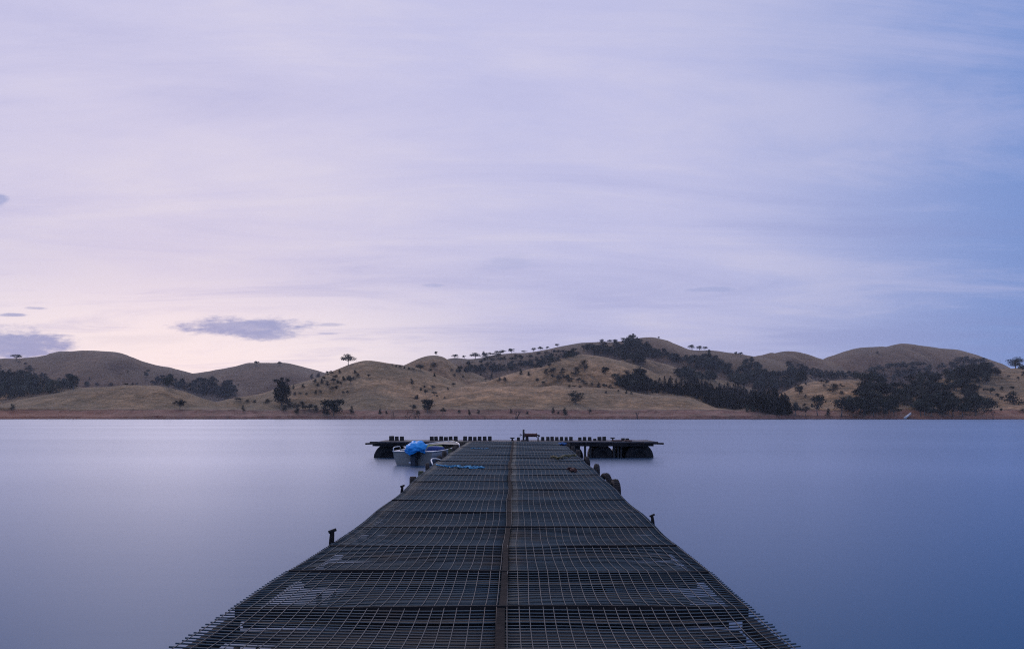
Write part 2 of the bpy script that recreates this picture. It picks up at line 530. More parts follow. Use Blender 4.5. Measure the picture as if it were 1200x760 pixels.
L(cap.outputs[0], mxs.inputs[0])
L(body.outputs[0], mxs.inputs[1])
L(face.outputs[0], mxs.inputs[2])
L(mxs.outputs[0], nt.nodes['Material Output'].inputs['Surface'])
geo = nd(nt, 'ShaderNodeNewGeometry')
mp = nd(nt, 'ShaderNodeMapping')
mp.inputs['Scale'].default_value = (0.5, 1.4, 1)
L(geo.outputs['Position'], mp.inputs['Vector'])
n1 = nd(nt, 'ShaderNodeTexNoise')
n1.inputs['Scale'].default_value = 1.6
n1.inputs['Detail'].default_value = 3
L(mp.outputs[0], n1.inputs['Vector'])
bp = nd(nt, 'ShaderNodeBump')
bp.inputs['Strength'].default_value = 0.035
bp.inputs['Distance'].default_value = 0.05
L(n1.outputs['Fac'], bp.inputs['Height'])
L(bp.outputs[0], face.inputs['Normal'])
M['water'] = m
w = MB()
w.add([(-1500, -500, 0), (1500, -500, 0), (1500, 420, 0), (-1500, 420, 0)], [(0, 1, 2, 3)])
tag(w.build('lake_water', m), 'smooth lavender blue lake water under a dusk sky', kind='structure')
w = MB()
w.add([(-1600, -520, -7.5), (1600, -520, -7.5), (1600, 1400, -7.5), (-1600, 1400, -7.5)], [(0, 1, 2, 3)])
tag(w.build('lake_bed', M['hills']), 'ground under the lake', kind='structure')


# ------------------------------------------------------------------ trees
def leaf_cloud(lobes, n, size, seed, flat=0.0):
    """n leaf-clump quads through lobes [(centre, radii, weight)], more of them near each lobe's skin"""
    r = np.random.default_rng(seed)
    wts = np.array([l[2] for l in lobes], float)
    pick = r.choice(len(lobes), n, p=wts / wts.sum())
    c = np.array([l[0] for l in lobes])[pick]
    rad = np.array([l[1] for l in lobes])[pick]
    d = r.normal(size=(n, 3))
    d /= np.linalg.norm(d, axis=1)[:, None]
    rr = r.random(n) ** 0.42
    rr *= 1 + 0.16 * r.normal(size=n)
    p = c + d * rad * rr[:, None]
    a = r.normal(size=(n, 3))
    a /= np.linalg.norm(a, axis=1)[:, None]
    bb = np.cross(a, r.normal(size=(n, 3)))
    bb /= np.linalg.norm(bb, axis=1)[:, None]
    s = size * (0.6 + 0.9 * r.random(n))[:, None]
    q = np.stack([p - a * s - bb * s * 0.6, p + a * s * 0.5 - bb * s * 0.8, p + a * s + bb * s * 0.6, p - a * s * 0.4 + bb * s * 0.7], 1).reshape(-1, 3)
    f = np.arange(n * 4).reshape(-1, 4)
    return q, f


def gum_proto(seed, wide=1.0, n=900, open_=0.3, clear=0.22):
    """unit-height eucalypt: crown arrays and trunk builder"""
    r = random.Random(seed)
    lobes = []
    k = r.randint(8, 12)
    for i in range(k):
        t = r.random()
        ang = r.random() * 6.283
        z = clear + 0.14 + (0.86 - clear - 0.14) * t
        sp = 0.36 * wide * math.sin(math.pi * (0.18 + 0.72 * t)) * (0.45 + 0.65 * r.random())
        c = (math.cos(ang) * sp, math.sin(ang) * sp, z)
        q = (0.13 + 0.09 * r.random()) * (1.05 - 0.35 * open_)
        lobes.append((c, (q * 1.15 * wide ** 0.5, q * 1.15 * wide ** 0.5, q * 0.85), q ** 2))
    lobes.append(((0, 0, 0.55), (0.20 * wide, 0.20 * wide, 0.24), 0.05 * (1 - open_) + 0.01))
    crown = leaf_cloud(lobes, n, 0.020 + 0.006 * r.random(), seed)
    t = MB()
    bend = (r.uniform(-.04, .04), r.uniform(-.04, .04))
    t.tube([(0, 0, -0.04), (bend[0] * .5, bend[1] * .5, clear * 0.6), (bend[0], bend[1], clear + 0.12), (bend[0] * 0.6, bend[1] * 0.4, 0.62)], [0.032, 0.024, 0.018, 0.007], 6)
    for c, q, w_ in lobes[:k]:
        z0 = clear * 0.7 + 0.25 * c[2]
        t.tube([(bend[0] * .8, bend[1] * .8, z0), (c[0] * .55, c[1] * .55, z0 + (c[2] - z0) * .6), c], [0.012, 0.008, 0.003], 4)
    return crown, t


def shrub_proto(seed, wide=1.0, n=420):
    r = random.Random(seed)
    lobes = []
    for i in range(6):
        t = i / 5
        lobes.append(((r.uniform(-.12, .12) * wide, r.uniform(-.12, .12) * wide, 0.16 + 0.62 * t), ((0.34 - 0.2 * t) * wide, (0.34 - 0.2 * t) * wide, 0.18), 1.2 - 0.7 * t))
    crown = leaf_cloud(lobes, n, 0.036, seed)
    t = MB()
    t.tube([(0, 0, -0.05), (0.02, 0, 0.3), (0, 0.01, 0.7)], [0.035, 0.025, 0.008], 5)
    return crown, t


def pine_proto(seed, n=620):
    r = random.Random(seed)
    lobes = []
    for i in range(9):
        t = i / 8
        rad = 0.25 * (1 - t) ** 0.6 + 0.03
        lobes.append(((r.uniform(-.02, .02), r.uniform(-.02, .02), 0.14 + 0.82 * t), (rad, rad, 0.08), 0.25 + (1 - t)))
    crown = leaf_cloud(lobes, n, 0.024, seed)
    t = MB()
    t.tube([(0, 0, -0.04), (0, 0, 0.95)], [0.02, 0.003], 5)
    return crown, t


def tall_proto(seed):
    """big dense upright gum with small separate tufts on top"""
    r = random.Random(seed)
    lobes = [((0.02, 0, 0.42), (0.25, 0.25, 0.30), 1.0), ((0.0, 0, 0.24), (0.27, 0.25, 0.20), 0.6), ((0.05, 0.02, 0.62), (0.22, 0.2, 0.2), 0.6),
             ((-0.02, 0, 0.78), (0.14, 0.14, 0.13), 0.22), ((0.02, 0.0, 0.92), (0.08, 0.08, 0.07), 0.07), ((-0.2, 0, 0.86), (0.10, 0.09, 0.06), 0.09),
             ((0.19, 0.03, 0.88), (0.09, 0.09, 0.07), 0.09), ((-0.17, 0.05, 0.45), (0.13, 0.14, 0.17), 0.25), ((0.22, -0.02, 0.5), (0.11, 0.13, 0.17), 0.2), ((0.2, 0, 0.14), (0.12, 0.12, 0.08), 0.1)]
    crown = leaf_cloud(lobes, 3200, 0.018, seed)
    t = MB()
    t.tube([(0, 0, -0.03), (0.01, 0, 0.3), (0, 0, 0.8)], [0.035, 0.024, 0.006], 6)
    t.tube([(0, 0, 0.6), (-0.2, 0, 0.86)], [0.01, 0.004], 4)
    t.tube([(0, 0, 0.6), (0.19, 0.03, 0.88)], [0.01, 0.004], 4)
    return crown, t


PROTO = {}


def proto(kind, make, leaf):
    crown, t = make
    cm = np_mesh(kind + '_crown', crown[0], crown[1], [M[leaf]])
    tm = t.mesh(kind + '_trunk', M['bark'], True)
    tv = np.array(t.v)
    tf = np.array([f for f in t.f if len(f) == 4])
    PROTO.setdefault(kind, []).append((cm, tm, None, crown, (tv, tf), leaf))


for s in range(5):
    proto('gum', gum_proto(20 + s, 1.0, 1100, 0.3), 'gum')
for s in range(3):
    proto('wide', gum_proto(40 + s, 1.35, 1500, 0.2, 0.12), 'darkleaf')
for s in range(3):
    proto('open', gum_proto(60 + s, 1.25, 1300, 0.45, 0.22), 'gum')
for s in range(4):
    proto('shrub', shrub_proto(80 + s), 'darkleaf')
for s in range(3):
    proto('round', shrub_proto(90 + s, 1.7, 600), 'darkleaf')
for s in range(4):
    proto('pine', pine_proto(100 + s), 'pine')
for s in range(2):
    proto('sapling', shrub_proto(110 + s, 0.8, 300), 'paleleaf')
proto('tall', tall_proto(130), 'darkleaf')
W0 = {'gum': 0.82, 'wide': 1.1, 'open': 1.0, 'shrub': 0.75, 'round': 1.2, 'pine': 0.45, 'sapling': 0.6, 'tall': 0.58}   # width of each unit tree

NAMES = {'gum': 'gum_tree', 'wide': 'gum_tree', 'open': 'gum_tree', 'shrub': 'small_tree', 'round': 'bush', 'pine': 'pine_tree', 'sapling': 'sapling', 'tall': 'gum_tree'}
CATS = {'gum': 'tree', 'wide': 'tree', 'open': 'tree', 'shrub': 'tree', 'round': 'bush', 'pine': 'tree', 'sapling': 'tree', 'tall': 'tree'}
NAMES0, CATS0 = dict(NAMES), dict(CATS)
trnd = random.Random(5)


def tree(kind, px, py, h, w, label, group=None):
    p = ground_at(px, py)
    H = h * p.y / F
    Wd = w * p.y / F
    pr = trnd.choice(PROTO[kind])
    sxy = Wd / W0[kind]
    rz = trnd.random() * 6.283
    if kind == 'tall':
        rz = 0
    o = empty(NAMES[kind], p, rz)
    o.scale = (sxy, sxy, H)
    tag(o, label, CATS[kind], group)
    for nm, me in (('crown', pr[0]), ('trunk', pr[1])):
        c = bpy.data.objects.new(nm, me)
        COL.objects.link(c)
        c.parent = o


# --- trees with a label of their own
for a in [
    ('open', 408, 426.5, 14, 18, 'lone spreading gum tree standing on the crest against the sky'),
    ('tall', 330, 475, 34, 20, 'tallest dark upright gum tree on the left shore, tufted at its top'),
    ('wide', 391, 487, 24, 30, 'broad rounded gum tree at the shore end of the low green thicket'),
    ('wide', 501, 483, 19, 20, 'large rounded dark tree in the gully above the shore left of the jetty'),
    ('gum', 484, 482, 9, 10, 'smaller bushy tree just left of the large rounded gully tree'),
    ('round', 490, 485, 5, 7, 'low bush at the foot of the large rounded gully tree'),
    ('wide', 675, 473.5, 16, 21, 'large round dark tree alone on the lower slope of the central hill'),
    ('wide', 674, 441, 12, 14, 'lower left of two dark round trees on the face of the central hill'),
    ('wide', 685, 435, 14, 13, 'upper right of two dark round trees on the face of the central hill'),
    ('wide', 709, 439, 11, 11, 'dark round tree by itself right of the pair on the central hill'),
    ('gum', 211, 480.5, 14, 13, 'dark bushy tree on the low left hill just above the red bank'),
    ('round', 15, 480, 8, 7, 'dull green bush just above the red bank at the far left'),
    ('open', 19, 422, 8, 13, 'wide crowned tree on the skyline of the far left hill'),
    ('gum', 172, 442, 7, 6, 'single small tree on the slope left of the left valley wood'),
    ('round', 36, 434, 5, 16, 'low scrub patch on the far left hill above the dark wood'),
    ('gum', 301, 427.5, 5, 6, 'left of two small trees on the crest of the far bluish hill'),
    ('gum', 328, 427.5, 5, 6, 'right of two small trees on the crest of the far bluish hill'),
    ('gum', 411, 450, 11, 10, 'biggest dark tree at the right of the slope scatter under the lone crest tree'),
    ('gum', 432, 443, 5, 4, 'small tree by itself on the slope right of and below the lone crest tree'),
    ('round', 412, 485, 10, 7, 'bush right of the broad shore gum and the green thicket'),
    ('open', 511, 415.5, 5, 5, 'tiny tree on top of the rounded knob'),
    ('gum', 493, 434, 8, 11, 'dark tree clump on the left flank of the rounded knob'),
    ('round', 509, 430, 6, 11, 'dark bush on the face of the rounded knob'),
    ('gum', 550, 430, 8, 9, 'dark tree on the slope right of the rounded knob'),
    ('wide', 571, 421, 8, 16, 'dark spreading tree under the back ridge, left one of two'),
    ('wide', 582, 419, 7, 11, 'dark spreading tree under the back ridge, right one of two'),
    ('gum', 742, 399, 9, 7, 'tallest skyline tree at the top of the back ridge wood'),
    ('gum', 811, 408.5, 6, 9, 'largest of three trees on the skyline just right of the back ridge summit'),
    ('gum', 820, 411, 6, 7, 'middle of three trees on the skyline just right of the back ridge summit'),
    ('open', 826, 410, 5, 7, 'thin right one of three trees on the skyline right of the back ridge summit'),
    ('open', 862, 416.5, 5, 5, 'left of a touching pair of trees in the saddle on the right skyline'),
    ('open', 868, 417, 5, 6.5, 'right of a touching pair of trees in the saddle on the right skyline'),
    ('wide', 1190, 428, 13, 22, 'umbrella shaped dark tree on the skyline at the right end'),
    ('gum', 1199, 436, 10, 9, 'dark tree just below the umbrella shaped skyline tree'),
    ('wide', 937, 462, 12, 14, 'round dark tree alone on the tan slope right of the pine plantation'),
    ('wide', 976, 460, 11, 17, 'wide dark tree on the tan slope at the edge of the right wood'),
    ('gum', 932, 487, 18, 14, 'tree touching the right end of the pine plantation at the shore'),
    ('gum', 944, 488, 13, 10, 'shorter shore tree just right of the pine plantation'),
    ('gum', 958, 487, 25, 19, 'tall shore tree between the pine plantation and the right wood, left of two'),
    ('round', 970, 488, 10, 7, 'bush between the two tall shore trees right of the pine plantation'),
    ('gum', 986, 488, 25, 23, 'tall shore tree between the pine plantation and the right wood, right of two'),
    ('sapling', 875, 482.5, 9, 5, 'pale green sapling in front of the pine plantation, left one of two'),
    ('sapling', 882, 482.5, 10, 5, 'pale green sapling in front of the pine plantation, right one of two'),
    ('round', 1188, 474, 17, 26, 'big dark bush on the grassy slope at the far right above the red bank'),
    ('wide', 1143, 487, 26, 40, 'broad dark tree at the right end of the shoreline wood'),
    ('gum', 1104, 434, 10, 9, 'tree standing above the others in the middle of the right hillside wood'),
    ('gum', 1057, 434, 12, 12, 'round crowned tree on the upper left edge of the right hillside wood'),
]:
    tree(*a)


MIX = {'shrub': ['shrub', 'gum', 'round', 'gum', 'shrub'], 'gum': ['gum', 'gum', 'wide', 'open'], 'round': ['round', 'round', 'wide', 'gum'], 'open': ['open', 'gum', 'open']}


def many(kind, pts, label, group):
    for x, y, h, w in pts:
        k = trnd.choice(MIX[kind])
        NAMES[k], CATS[k] = NAMES0[kind], CATS0[kind]
        tree(k, x, y, h * trnd.uniform(0.85, 1.15), w * trnd.uniform(0.9, 1.3), label, group)
        NAMES[k], CATS[k] = NAMES0[k], CATS0[k]


many('shrub', [(365, 444, 6, 5), (373, 442, 5.6, 5), (369, 448, 5, 5), (377, 449, 5.6, 5), (384, 441, 6, 6), (388, 439, 6, 5), (393, 444, 6, 6), (398, 437.5, 5, 5),
               (391, 448, 6, 6), (372, 453, 5, 5), (384, 452, 5, 5), (389, 456, 4, 6), (394, 455, 4, 6), (400, 452, 5, 5), (403, 446, 5, 6), (416, 438, 4, 5), (419, 441, 4, 5),
               (355, 454, 5, 5), (344, 456, 6, 4), (345, 463, 5, 4), (352, 463, 4, 4), (359, 463, 3, 4), (370, 462, 5, 4), (376, 461.5, 4.5, 4.5), (380, 445, 5, 5), (396, 449, 5, 6)],
     'small dark tree in the loose scatter on the slope under the lone crest tree', 'trees scattered under the lone crest tree')
many('shrub', [(402, 463, 5.5, 4), (407, 462, 6, 3.5)], 'small upright tree in the pair on the pale spur above the green thicket', 'pair on the pale spur')
many('shrub', [(460, 429, 3, 3), (464, 430, 3, 4), (468.5, 431, 3, 4), (474, 432, 3, 3.5), (479, 433, 3, 4), (484, 434, 3, 5)],
     'tiny dark bush in the row running down the crest right of the lone tree', 'crest row right of the lone tree')
many('round', [(313, 472.5, 6.5, 9), (298, 472, 4, 6), (290, 471, 3.5, 5), (282, 470, 4, 6), (277, 469.5, 4.5, 5)],
     'dark bush in the row behind the low left hill, left of the tallest gum', 'bushes left of the tallest gum')
many('shrub', [(285, 482, 7, 5), (333, 482, 7, 8), (348, 484, 8, 7)], 'small bush low on the bank near the tallest gum tree', 'bushes on the bank by the tallest gum')
many('round', [(340, 477, 6, 10), (347, 479, 8, 9), (355, 480, 10, 11), (363, 481.5, 9, 10), (371, 483, 10, 10), (379, 485, 11, 11), (384, 486, 9, 9)],
     'green bush in the thicket between the tallest gum and the broad shore gum', 'green thicket on the left shore')
many('shrub', [(483, 450.5, 7, 5), (497, 456, 5, 4), (499, 463, 8, 4), (493, 459.5, 6, 4), (507, 457.5, 7, 5), (509, 463.5, 6, 6), (488, 467.5, 6, 8), (512, 466, 4, 3), (521, 467, 3, 3), (531, 453, 6, 4), (525, 457, 4, 3), (504, 436, 5, 5), (509, 441, 5, 5)],
     'small dark conical tree in the gully above the large rounded gully tree', 'gully trees left of centre')
many('shrub', [(445, 485, 8, 4.5), (453, 485, 4.5, 4), (519, 485.5, 8, 6), (538, 486, 6, 4), (550, 486, 7, 5), (561, 485, 5, 5), (599, 484, 6, 4), (618, 485.5, 5, 4), (648, 485, 7, 5), (654, 485, 4, 4), (662, 486, 8, 6), (691, 486, 7, 5)],
     'small tree in the spaced line along the top of the bank behind the jetty', 'trees along the bank behind the jetty')
many('shrub', [(569, 446, 3, 4), (576, 443.5, 7, 3.5), (585, 446.5, 5, 5), (592, 447, 6, 6), (630, 449, 7, 5), (636, 451.5, 6, 5)],
     'small dark tree on the brow of the front middle hill', 'trees on the brow of the front middle hill')
many('gum', [(623, 430, 6, 7), (628, 432, 7, 7), (634, 433, 8, 6), (640, 439, 9, 7), (646, 439, 7, 6), (654, 449, 10, 8), (660, 437, 7, 5), (666, 445, 4, 4), (648, 444, 6, 5), (616, 427, 5, 7)],
     'dark tree in the line running down the left side of the central hill', 'tree line down the central hill')
many('round', [(680, 454, 4, 6), (687, 452.5, 5, 7), (694, 453, 5, 7), (701, 454, 6, 8), (708, 454.5, 7, 9), (715, 455, 6, 8), (667, 453.5, 3, 4), (673, 454, 3, 5)],
     'dark bush in the row under the central hill, left of the hollow wood', 'bush row at the foot of the central hill')
many('shrub', [(710, 461, 3.5, 3), (725, 460, 3.5, 3), (734, 461.5, 4.5, 3), (740, 462, 3.5, 3)],
     'tiny sapling on the grassy brow in front of the hollow wood', 'saplings on the brow')
many('open', [(533, 420, 6, 10), (544, 418.8, 5, 5), (557, 417.5, 7, 11), (567, 413.5, 8, 5), (575, 412.8, 4, 5), (587, 411.8, 6, 10), (599, 411.2, 5, 10), (614, 410.8, 3, 5), (625, 408.8, 6, 5), (634, 407.2, 6, 8), (641, 406, 4, 6), (653, 403, 5, 7)],
     'small open crowned tree spaced along the skyline of the left half of the back ridge', 'skyline trees on the left of the back ridge')
many('gum', [(705, 401.5, 4, 6), (715, 401, 4, 7), (721, 401, 3.5, 6), (731, 400, 5, 6), (772, 396.4, 2.5, 4)],
     'small tree on the skyline near the summit of the back ridge', 'skyline trees at the summit')
many('gum', [(944, 443, 9, 9), (952, 443, 10, 9), (960, 443.5, 10, 9), (967, 443.5, 11, 9), (974, 443.5, 10, 9), (981, 443.5, 10, 9), (989, 444, 9, 9), (962, 449, 5, 6), (968, 451, 6, 8)],
     'tree in the straight row along the top of the tan slope right of the plantation', 'tree row on top of the tan slope')
many('round', [(1162, 458, 4, 5), (1174, 457, 5, 6), (1186, 456, 4, 6), (1153, 459, 4, 5)],
     'low bush in the line on the grass below the umbrella shaped tree', 'bush line at the right')
many('gum', [(1020, 440, 11, 11), (1030, 437, 10, 11), (1041, 435, 11, 11), (1049, 434, 11, 11), (1068, 431, 9, 11), (1078, 431, 9, 11), (1116, 432, 10, 11), (1125, 428, 10, 11), (1134, 424, 8, 12), (1142, 428, 9, 12), (1152, 429, 8, 11), (1160, 432, 8, 11)],
     'tree crown along the upper edge of the right hillside wood', 'upper edge of the right hillside wood')
many('gum', [(1000, 488, 15, 13), (1012, 488, 17, 14), (1024, 488, 16, 15), (1037, 488, 18, 14), (1048, 488, 14, 12), (1079, 488, 17, 14), (1091, 488, 15, 13), (1104, 488, 14, 13), (1117, 488, 16, 14), (1128, 488, 17, 13)],
     'tree in the front row of the right hand wood along the shore', 'front row of the right shore wood')
many('round', [(148, 451, 3, 5), (155, 451, 3, 5), (160, 451, 3, 4), (114, 451.5, 3.5, 5), (130, 451, 3, 5)],
     'tiny dark bush peeping over the top of the low left hill', 'bushes over the low left hill')
many('shrub', [(1100, 431, 4, 5), (1028, 414, 3, 4), (1090, 431, 5, 5)], 'small bush dotted on the face of the far right hill', 'bushes on the far right hill')


_r = random.Random(77)


def sprinkle(kind, poly_pts, n, hh, label, group):
    out = []
    while len(out) < n:
        a, b_ = _r.choice(poly_pts)
        t = _r.random()
        x, y = a[0] + (b_[0] - a[0]) * t + _r.uniform(-3, 3), a[1] + (b_[1] - a[1]) * t + _r.uniform(-2.5, 2.5)
        h = _r.uniform(*hh)
        if all(abs(x - q[0]) + abs(y - q[1]) > 4 for q in out):
            out.append((x, y, h, h * _r.uniform(0.8, 1.2)))
    many(kind, out, label, group)


sprinkle('gum', [((600, 424), (660, 411)), ((560, 428), (610, 421)), ((640, 419), (690, 408))], 22, (4, 7), 'small dark tree in the broken band along the slope under the back ridge', 'broken tree band under the back ridge')
sprinkle('shrub', [((545, 440), (610, 432)), ((600, 432), (620, 440)), ((520, 446), (545, 440))], 12, (3, 5.5), 'small dark bush in the dip between the knob and the central hill', 'bushes between the knob and central hill')
sprinkle('gum', [((640, 430), (668, 447)), ((668, 447), (690, 452))], 9, (4, 6.5), 'small tree edging the hollow at the left foot of the central hill', 'trees at the left foot of the central hill')
sprinkle('round', [((905, 470), (1000, 462)), ((915, 478), (990, 474)), ((925, 455), (1000, 452))], 12, (3, 6), 'bush dotted over the tan slope between the pine plantation and the right wood', 'bushes on the tan slope')
sprinkle('gum', [((1168, 440), (1200, 444)), ((1150, 462), (1175, 466)), ((1166, 482), (1200, 482))], 9, (4, 8), 'dark tree or bush dotted over the grassy slope at the right end', 'trees dotted at the right end')
sprinkle('round', [((20, 428), (40, 432)), ((90, 446), (170, 446)), ((150, 436), (190, 436))], 7, (2.5, 4.5), 'small dark bush dotted on the slope of the far left hill', 'bushes on the far left hill')

# --- woods that read as one mass
def inside(x, y, poly):
    c = False
    j = len(poly) - 1
    for i in range(len(poly)):
        xi, yi = poly[i]
        xj, yj = poly[j]
        if (yi > y) != (yj > y) and x < (xj - xi) * (y - yi) / (yj - yi) + xi:
            c = not c
        j = i
    return c


def wood(name, label, poly, n, kinds, hm, seed, holes=()):
    r = random.Random(seed)
    xs = [p[0] for p in poly]
    ys = [p[1] for p in poly]
    V, Fq, MI, mats = [], [], [], []
    off = 0
    placed = []
    tries = 0
    while len(placed) < n and tries < n * 60:
        tries += 1
        x, y = r.uniform(min(xs), max(xs)), r.uniform(min(ys), max(ys))
        if not inside(x, y, poly) or any(inside(x, y, h) for h in holes):
            continue
        p = ground_at(x, y)
        H = r.uniform(*hm)
        # keep crowns from reaching outside the wood's outline
        top = y - H * F / p.y * 0.75
        if not inside(x, top, poly) and r.random() < 0.6:
            H *= 0.6
        if any((p.x - q.x) ** 2 + (p.y - q.y) ** 2 < (0.15 * H) ** 2 for q in placed):
            continue
        placed.append(p)
        kind = r.choice(kinds)
        pr = r.choice(PROTO[kind])
        sxy = H * r.uniform(0.85, 1.25)
        a = r.random() * 6.283
        R = np.array([[math.cos(a), -math.sin(a), 0], [math.sin(a), math.cos(a), 0], [0, 0, 1]])
        leaf = M[pr[5]] if kind == 'pine' else M[r.choice(['gum', 'darkleaf', 'darkleaf', 'olive'])]
        for (v, f), mt in ((pr[3], leaf), (pr[4], M['bark'])):
            vv_ = (v * np.array([sxy, sxy, H])) @ R.T + np.array(p)
            if mt not in mats:
                mats.append(mt)
            V.append(vv_)
            Fq.append(f + off)
            MI.append(np.full(len(f), mats.index(mt)))
            off += len(v)
    o = bpy.data.objects.new(name, np_mesh(name, np.concatenate(V), np.concatenate(Fq), mats, np.concatenate(MI)))
    COL.objects.link(o)
    tag(o, label, 'wood', kind='stuff')


wood('distant_wood', 'dark wood filling the hollow behind the low left hill',
     [(-60, 425), (0, 432), (8, 437), (30, 447), (35, 440), (55, 442), (75, 446), (85, 442), (108, 451), (82, 458), (50, 463), (0, 470), (-60, 475)], 230, ['gum', 'wide', 'round'], (5, 8.5), 1)
wood('distant_wood', 'dark wood in the left valley between the low hill and the tallest gum tree',
     [(177, 451), (185, 443), (200, 442), (215, 447), (225, 455), (230, 445), (250, 445), (260, 449), (282, 452), (282, 457), (272, 468), (238, 464), (215, 458)], 150, ['gum', 'wide', 'gum'], (4.5, 8), 2)
wood('distant_wood', 'dark wood hanging on the back ridge left of its summit',
     [(683, 411), (704, 403), (716, 410), (725, 403), (742, 398), (760, 407), (763, 418), (753, 429), (730, 423), (718, 418), (700, 416)], 140, ['gum', 'wide', 'gum'], (5, 8), 3)
wood('distant_wood', 'thin dark scrub along the slope under the left of the back ridge',
     [(525, 436), (545, 430), (600, 427), (640, 419), (682, 412), (676, 418), (640, 427), (600, 434), (560, 437)], 170, ['gum', 'round', 'round'], (2.5, 5), 4)
wood('distant_wood', 'round topped wood in the hollow at the right foot of the central hill',
     [(718, 454), (726, 447), (744, 441), (765, 449), (774, 460), (753, 461), (723, 457)], 75, ['wide', 'gum'], (5.5, 8), 5)
wood('distant_wood', 'long dark wood slanting down the slope right of the back ridge summit',
     [(752, 412), (780, 415), (796, 420), (816, 420), (830, 414), (836, 421), (848, 430), (866, 442), (856, 442), (836, 437), (816, 433), (798, 428), (780, 421), (752, 419)], 150, ['gum', 'wide', 'gum'], (5, 8), 6)
wood('distant_wood', 'small dark wood between the slanting wood and the pine plantation',
     [(788, 441), (797, 437), (812, 438), (830, 440), (840, 448), (820, 450), (800, 448)], 60, ['wide', 'gum'], (5, 8), 7)
wood('distant_wood', 'wide bluish wood in the valley behind the pine plantation',
     [(864, 438), (876, 424), (888, 426), (900, 436), (920, 440), (924, 429), (940, 431), (960, 439), (1005, 441), (1005, 446), (950, 445), (940, 450), (926, 458), (908, 461), (884, 457), (852, 451)], 210, ['gum', 'wide', 'gum'], (5, 8.5), 8)
wood('pine_plantation', 'near black pine plantation packed on the slope above the shore',
     [(762, 461), (775, 457), (794, 455), (826, 456), (846, 459), (872, 462), (890, 465), (908, 470), (920, 477), (928, 487), (908, 487), (880, 482), (856, 480), (836, 478), (824, 471), (808, 464.5), (780, 461.5)], 420, ['pine'], (6, 8.5), 9)
wood('distant_wood', 'large dark wood covering the right hillside down to the shore',
     [(1000, 440), (1036, 434), (1060, 432), (1088, 429), (1096, 437), (1110, 431), (1126, 422), (1136, 421), (1160, 427), (1172, 436), (1170, 442), (1152, 453), (1140, 460), (1146, 470), (1164, 478), (1166, 487.5), (1070, 487.5), (1052, 487.5), (990, 487.5), (996, 470), (1012, 456)], 260, ['gum', 'wide', 'open', 'gum'], (5, 8), 10,
     holes=[[(1108, 471), (1116, 463), (1142, 457), (1144, 463), (1122, 470)], [(1050, 489), (1054, 478), (1074, 478), (1076, 489)], [(1096, 436), (1100, 428), (1106, 430), (1104, 438)], [(1018, 470), (1030, 466), (1050, 470), (1040, 474)]])


# --- bare drowned trees at the water's edge
def dead_tree(px, Y, z, h, seed, label, spread=1.0, group=None, n=3):
    r = random.Random(seed)
    t = MB()

    def grow(p, d, l, rad, lev):
        q = p + d * l * 0.5 + Vector((r.uniform(-.1, .1), r.uniform(-.1, .1), 0)) * l
        e = p + d * l
        t.tube([p, q, e], [rad, rad * .8, rad * .55], 5)
        if lev > 0:
            for k in range(r.randint(2, 3)):
                nd_ = (d + Vector((r.uniform(-.9, .9) * spread, r.uniform(-.6, .6) * spread, r.uniform(-.1, .5)))).normalized()
                grow(p.lerp(e, r.uniform(.5, 1)), nd_, l * r.uniform(.5, .75), rad * .55, lev - 1)
    for k in range(n):
        grow(Vector((r.uniform(-.4, .4) * (n > 1), 0, -0.5)), Vector((r.uniform(-.5, .5) * spread, 0, 1)).normalized(), h * 0.5, 0.14, 2)
    o = t.build('dead_tree', M['deadwood'])
    o.location = ((px - CX) / F * Y, Y, z)
    tag(o, label, 'dead tree', group)


for i, (px, Y, h, sp, n, lab) in enumerate([
    (461, 325, 3.8, 0.9, 2, 'bare forked dead tree at the waterline, leftmost of three left of the jetty'),
    (479, 321, 3.6, 1.0, 2, 'bare dead tree at the waterline, middle of three left of the jetty'),
    (489, 321, 3.4, 1.0, 2, 'bare dead tree at the waterline, rightmost of three left of the jetty'),
    (606, 322, 5.2, 0.8, 4, 'thin many stemmed dead tree at the waterline above the jetty end'),
    (748, 324, 4.2, 0.7, 2, 'thin dead tree at the waterline right of the jetty'),
    (412, 320, 1.6, 1.2, 2, 'small dead branch sticking out of the water by the broad shore gum'),
    (423, 320, 1.3, 1.2, 2, 'smallest dead branch sticking out of the water right of the broad shore gum'),
    (1164, 319, 3.6, 0.5, 1, 'dark dead trunk leaning at the waterline on the far right shore'),
    (930, 321, 1.0, 1.3, 3, 'low dead sticks at the waterline below the pine plantation'),
]):
    dead_tree(px, Y, 0.0, h, 300 + i, lab, sp, None, n)

# utility pole on the right skyline
p = ground_at(1172, 427)
pe = empty('utility_pole', p)
tag(pe, 'thin utility pole on the skyline left of the umbrella shaped tree', 'utility pole')
t = MB()
t.tube([(0, 0, -0.5), (0, 0, 5.2)], [0.13, 0.10], 8)
t.build('pole', M['pole'], pe)
t = MB()
t.box((0, 0, 4.8), (1.5, 0.12, 0.14))
t.build('crossarm', M['pole'], pe)

# ------------------------------------------------------------------ jetty
_ly = [-4, 3.77, 6.8, 10.1, 14.7, 26.4]
_lx = [-1.76, -1.65, -1.555, -1.50, -1.52, -1.47]
_ry = [-4, 3.77, 7.94, 14.7, 26.4]
_rx = [1.39, 1.385, 1.425, 1.46, 1.66]
_zy = [-4, 6.0, 9.0, 12.0, 14.7, 20.0, 26.4]
_zz = [0.31, 0.31, 0.345, 0.43, 0.480, 0.525, 0.553]


def smooth_interp(y, a, b_, w=0.8):
    return sum(float(np.interp(y + d * w, a, b_)) for d in (-1, -.5, 0, .5, 1)) / 5


def jl(y):
    return smooth_interp(y, _ly, _lx) + 0.012 * math.sin(y * 1.9)


def jr(y):
    return smooth_interp(y, _ry, _rx) + 0.012 * math.sin(y * 2.3 + 1)


